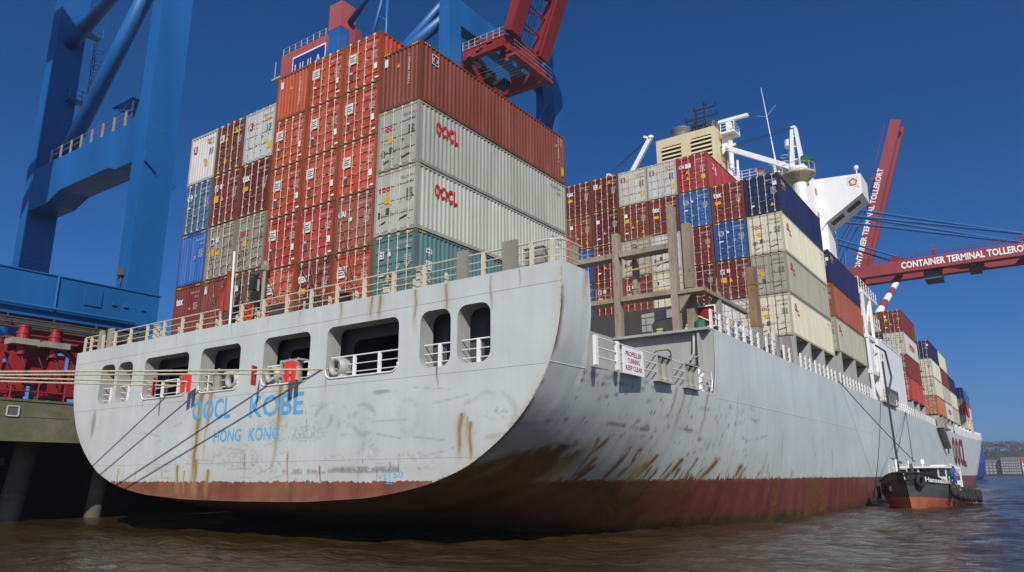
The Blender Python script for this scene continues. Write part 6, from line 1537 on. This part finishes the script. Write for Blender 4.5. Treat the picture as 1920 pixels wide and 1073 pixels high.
tyz = [(42.1, 2.0, .36), (47.4, 1.35, .46), (49.2, 1.1, .44), (50.6, .95, .4), (51.8, .9, .4), (53, .8, .4), (54.4, .75, .4), (56, .7, .38), (57.4, .65, .4), (58.8, .6, .42)]
for y, z, r_ in tyz:
    p_ = on_bow(y, z, .16); q2 = on_bow(min(59.5, y+.5), z, .16); tn = (q2-p_).normalized() if q2 else Vector((0,1,0)); nm_ = Vector((tn.y, -tn.x, 0))
    d = MB(); d.torus(p_, nm_, r_, .15, 20, 8); d.build('tyre_fender', M['tyre'], tg, smooth=True)
for y, z, r_ in ((44.5, 1.4, .4), (46.2, 1.1, .4), (48, 1.0, .4)):
    i = next(i for i in range(len(pr)) if pr[i][2] > y); c, h_, yy, zz = pr[i]; d = MB(); d.torus((c-h_*1.06-.14, yy, z), (1, .35, 0), r_, .14, 18, 7); d.build('tyre_fender', M['tyre'], tg, smooth=True)
d = MB(); tan = []
for y0, x0, z0, y1, x1, z1 in ((46.6, 0, 1.95, 47.4, .2, 1.5), (46.9, 0, 1.95, 47.4, .2, 1.5), (48.6, 0, 1.8, 49.3, .2, 1.3), (48.9, 0, 1.8, 49.2, .2, 1.2), (57.6, 0, 1.2, 58.2, .2, .7), (58.4, 0, 1.2, 58.2, .2, .7)):
    p_ = on_bow(y0, z0, .05); q2 = on_bow(y1, z1, .3); d.tube([p_, q2], .035, 5)
for y0, y1 in ((43.6, 44.4), (44.0, 44.5), (45.5, 46.2)):
    i = next(i for i in range(len(pr)) if pr[i][2] > y0); c, h_, yy, zz = pr[i]; d.tube([(c-h_*1.0, yy, zz+.55), (c-h_*1.12, y1, 1.6)], .035, 5)
d.build('fender_lashing', paint('yellow_rope', s2l(200, 165, 80), .9, .2), tg)
# man in a blue overall leaning out of the wheelhouse
def person(name, label, pos, rz, skin_c, top_c, leg_c, lean=.25, sit=False):
    t = thing(name, label, 'person', pos, None, rz)
    me = bpy.data.meshes.new('body'); J = dict(pel=(0,0,.95), che=(0,-lean*.55,1.32), nek=(0,-lean*.8,1.52), hed=(0,-lean*.95,1.60), top=(0,-lean*1.0,1.74), hl=(.1,0,.90), kl=(.11,-.05,.5), al=(.11,0,.08), tl=(.11,-.14,.04), hr=(-.1,0,.90), kr=(-.11,.03,.5), ar=(-.11,.08,.08), tr=(-.11,-.06,.04),
        sl=(.19,-lean*.7,1.44), el=(.25,-lean*.6-.1,1.16), wl=(.2,-lean*.7-.32,1.1), fl=(.18,-lean*.7-.42,1.1), sr=(-.19,-lean*.7,1.44), er=(-.26,-lean*.6-.06,1.17), wr=(-.24,-lean*.7-.26,1.05), fr=(-.23,-lean*.7-.36,1.03))
    rad = dict(pel=.14, che=.16, nek=.055, hed=.09, top=.085, hl=.095, kl=.065, al=.045, tl=.04, hr=.095, kr=.065, ar=.045, tr=.04, sl=.065, el=.048, wl=.033, fl=.035, sr=.065, er=.048, wr=.033, fr=.035)
    E_ = [('pel','che'),('che','nek'),('nek','hed'),('hed','top'),('pel','hl'),('hl','kl'),('kl','al'),('al','tl'),('pel','hr'),('hr','kr'),('kr','ar'),('ar','tr'),('che','sl'),('sl','el'),('el','wl'),('wl','fl'),('che','sr'),('sr','er'),('er','wr'),('wr','fr')]
    ks = list(J); me.from_pydata([J[k_] for k_ in ks], [(ks.index(a), ks.index(b)) for a, b in E_], [])
    o = bpy.data.objects.new('body', me); link(o, t); o.modifiers.new('skin', 'SKIN'); me.skin_vertices.new() if not me.skin_vertices else None
    for i, k_ in enumerate(ks): me.skin_vertices[0].data[i].radius = (rad[k_], rad[k_])
    me.skin_vertices[0].data[0].use_root = True
    ss = o.modifiers.new('sub', 'SUBSURF'); ss.levels = 1; ss.render_levels = 1
    m, n, l, b = newmat(name+'_cloth'); tc = n.new('ShaderNodeTexCoord'); x = n.new('ShaderNodeSeparateXYZ'); l.new(tc.outputs['Object'], x.inputs[0])
    c = ramp(n, l, math_n(n, l, 'MULTIPLY', x.outputs['Z'], .5), .475, .485, (*leg_c, 1), (*top_c, 1)); c = mixc(n, l, ramp(n, l, math_n(n, l, 'MULTIPLY', x.outputs['Z'], .5), .745, .752), c, skin_c)
    l.new(c, b.inputs['Base Color']); b.inputs['Roughness'].default_value = .8; me.materials.append(m)
    d = MB(); hd = J['hed']; d.lathe([(.04,-.02),(.098,.03),(.108,.09),(.095,.15),(.05,.19)], (0, hd[1]+.02, hd[2]-.02), 12); d.build('hair', paint(name+'_hair', (.06,.04,.025), .8, .2), t, smooth=True)
    d = MB()
    for s_ in (-1, 1):
        for k_ in range(4): d.tube([(s_*(.16+.018*k_), J['fl' if s_ > 0 else 'fr'][1], J['fl' if s_ > 0 else 'fr'][2]+.01), (s_*(.16+.018*k_), J['fl' if s_ > 0 else 'fr'][1]-.06, J['fl' if s_ > 0 else 'fr'][2]-.02-.005*k_)], .009, 5)
        d.tube([(s_*.15, J['wl' if s_ > 0 else 'wr'][1]-.03, 1.1), (s_*.12, J['wl' if s_ > 0 else 'wr'][1]-.08, 1.1)], .011, 5)
    d.build('finger', paint(name+'_skin', skin_c, .6, .05), t)
    d = MB(); d.lathe([(.012,0),(.02,.015),(.01,.03)], (0, hd[1]-.1, hd[2]+.03), 6); d.build('nose', paint(name+'_nose', skin_c, .6, .05), t)
    return t
person('person', 'person in a blue jacket leaning out of the boat wheelhouse side', (20.95, 51.0, 1.35), R(60), (.45,.25,.17), s2l(45,95,170), s2l(40,50,80), .3)
person('person', 'person in dark clothes standing further aft behind the wheelhouse', (19.9, 55.6, .9), R(40), (.45,.25,.17), s2l(30,34,50), s2l(30,34,50), .1)
# lines down the hull to the boat
d = MB(); d.tube([(16.3, 59.5, 15), (16.8, 61.5, 14.6), (17.0, 62.0, 12), (16.7, 61.2, 10.6), (16.5, 61.0, 10)], .1, 8); d.build('hose_loop', M['wire'], ship, smooth=True)

_p = Vector((19.9, 42, 0)); _a = -.12; tg.rotation_euler = (0, 0, _a); tg.location = _p - Matrix.Rotation(_a, 3, 'Z') @ _p
def on_boat(x, y, z): return tuple(Matrix.Rotation(_a, 3, 'Z') @ (Vector((x, y, z))-_p)+_p)
for o_ in [o for o in bpy.data.objects if o.name.startswith('person') and o.parent is None]: o_.location = on_boat(*o_.location); o_.rotation_euler.z += _a
for a, b, r_, sag, lab in (((16.5, 61, 13.5), on_boat(18.9, 44.0, 2.3), .09, 1.2, 'thick black hose hanging from the ship to the boat bow'), ((16.35, 40.5, 9.4), on_boat(18.6, 50.0, 3.5), .035, .15, 'thin slanting rope from the ship rail to the wheelhouse'), ((16.35, 74, 9.4), on_boat(18.4, 45.2, 3.6), .03, .1, 'thin line from the side rail to the boat foremast'), ((16.35, 74, 9.4), on_boat(18.2, 51.0, 3.5), .03, .1, 'thin line from the side rail to the wheelhouse roof')):
    d = MB(); d.tube(sagline(a, b, sag, 20), r_, 6); o = d.build('boat_line', M['wire']); tag(o, lab, 'rope')
# ---------------------------------------------------------------- far shore
def brown_mat():
    m, n, l, b = newmat('hill_ground'); f = noise(n, l, .05, 8, mapping(n, l, (1,1,1)), .65)
    l.new(ramp(n, l, f, .3, .7, (.035, .032, .022, 1), (.06, .05, .035, 1)), b.inputs['Base Color']); b.inputs['Roughness'].default_value = 1; return m
h = MB(); hx = np.arange(-500, 520, 12.0); hy = np.array([838, 850, 870, 900, 930, 960, 1000, 1060, 1200]); GX, GY = np.meshgrid(hx, hy)
HZ = 27*sstep(865, 985, GY)*(.85+.3*fbm(GX*.012, GY*.01, 3)) + 1.5
h.v = [tuple(t) for t in np.stack([GX.ravel(), GY.ravel(), HZ.ravel()], 1).tolist()]; nxx = len(hx)
h.f = [(j*nxx+i, j*nxx+i+1, (j+1)*nxx+i+1, (j+1)*nxx+i) for j in range(len(hy)-1) for i in range(nxx-1)]
h.box(-500, 508, 832, 838.5, -1, 1.6)
ho_ = h.build('shore_hill', brown_mat()); ho_['kind'] = 'structure'
t_ = MB(); q_ = random.Random(11)
for k in range(2300):
    x = q_.uniform(-110, 130); y = q_.uniform(866, 992); z = float(30*sstep(865, 985, np.array(y))*1.0+2); r_ = q_.uniform(1.5, 4.0)
    for j in range(11):
        a = Vector((q_.gauss(0, r_*.6), q_.gauss(0, r_*.5), q_.uniform(.2, 1.9)*r_)); s_ = q_.uniform(.5, 1.1); u = Vector((q_.uniform(-1,1), q_.uniform(-.4,.4), q_.uniform(-1,1)))*s_; w_ = Vector((q_.uniform(-1,1), q_.uniform(-.4,.4), q_.uniform(-1,1)))*s_
        c = Vector((x, y, z))+a; t_.add([c-u, c-w_, c+u, c+w_], [(0,1,2,3)])
m, n, l, b = newmat('bare_wood'); l.new(ramp(n, l, noise(n, l, .12, 4, mapping(n, l, (1,1,1))), .35, .65, (.035, .03, .024, 1), (.07, .062, .035, 1)), b.inputs['Base Color']); b.inputs['Roughness'].default_value = 1
to = t_.build('hillside_wood', m, fix=False); to['kind'] = 'stuff'; to['label'] = 'bare brown and green trees covering the far hillside'
def block(name, label, x, y, w, dp, hgt, wall, roof, rows, cols, rh, gable=False):
    b = thing(name, label, 'building', (x, y, 2.3)); d = MB(); d.box(0, w, 0, dp, 0, hgt); d.build('wall', wall, b)
    d = MB(); d.prism([(-.4, hgt), (dp+.4, hgt), (dp*.75, hgt+rh), (dp*.25, hgt+rh)], 0, -.4, w+.4); d.build('roof', roof, b)
    for i in range(rows):
        for j in range(cols):
            d = MB(); xx = (j+.5)*w/cols; zz = (i+.35)*hgt/rows; d.box(xx-w/cols*.27, xx+w/cols*.27, -.12, -.02, zz, zz+hgt/rows*.5); d.build('window', M['glass'] if wall is not M['brick'] else M['palewin'], b)
M['brick'] = paint('grey_brick', (.12, .105, .095), .9, .2); M['palewin'] = paint('pale_window', (.42, .42, .42), .3, .1); M['slate'] = paint('slate_roof', (.11, .11, .115), .8, .2); M['redroof'] = paint('red_roof', s2l(165, 70, 62), .8, .15)
block('apartment_block', 'long grey brick block with rows of pale windows on the far shore', -7, 850, 15.5, 12, 12.5, M['brick'], M['slate'], 5, 8, 3.5)
block('apartment_block', 'white block with red roof at the right edge of the far shore', 9.8, 852, 42, 12, 12.0, M['white'], M['redroof'], 4, 14, 4)
block('apartment_block', 'dark brick block mostly hidden behind the bow', -21, 856, 13, 12, 11, M['brick'], M['slate'], 4, 4, 3)
block('hill_house', 'pale house high on the far hillside', 14, 962, 10, 8, 6, M['white'], M['redroof'], 2, 4, 3)
block('hill_house', 'small white house on top of the far hill', 1, 990, 9, 8, 5, M['white'], M['slate'], 1, 3, 3)
bs = thing('moored_vessel', 'bright blue ship bow lying beyond the big ship', 'ship', (0, 0, 0)); d = MB(); bl = []
for t, hb in ((0, 11), (.5, 11), (.7, 11), (.85, 10.5), (.95, 10), (1, 9.4)):
    for z, k_ in ((-1, .7), (0, .74), (1.5, .86), (7.5, 1.0), (13.4, .97)): bl.append((-5.9, 300+t*130-(0 if z > 1.4 else 6)*(t == 1), z, hb*k_))
d.v = [(c+h_, y, z) for c, y, z, h_ in bl]+[(c-h_, y, z) for c, y, z, h_ in bl]; nb = len(bl)
for j in range(5):
    for k_ in range(4): a = j*5+k_; d.f.append((a, a+5, a+6, a+1)); d.f.append((nb+a, nb+a+1, nb+a+6, nb+a+5))
for k_ in range(4): d.f.append((k_, k_+1, nb+k_+1, nb+k_))
d.build('hull', paint('ship_blue', s2l(28, 70, 190), .45, .08), bs)
d = MB(); d.box(-14, -4, 340, 360, 13, 20); d.build('deck_house', M['white'], bs)
d = MB(); d.add([(-14, 430, 0), (2.4, 430, 0), (3.2, 430, 13.4), (-14, 430, 13.4)], [(0,1,2,3)]); d.add([(-16, 300, 13.3), (4.0, 300, 13.3), (3.2, 430, 13.3), (-14, 430, 13.3)], [(0,1,2,3)]); d.build('upper_deck', M['darkgrey'], bs)

# ---------------------------------------------------------------- the air over the river
hz_ = MB(); hz_.box(-700, 700, -200, 1250, -6, 125); m, n, l, b = newmat('river_haze'); n.remove(b)
pv_ = n.new('ShaderNodeVolumePrincipled'); pv_.inputs['Color'].default_value = (.78, .84, .92, 1); pv_.inputs['Density'].default_value = .0003; pv_.inputs['Anisotropy'].default_value = .2
l.new(pv_.outputs[0], n['Material Output'].inputs['Volume']); ho2 = hz_.build('haze', m); ho2['kind'] = 'stuff'; ho2['label'] = 'thin pale haze over the river'
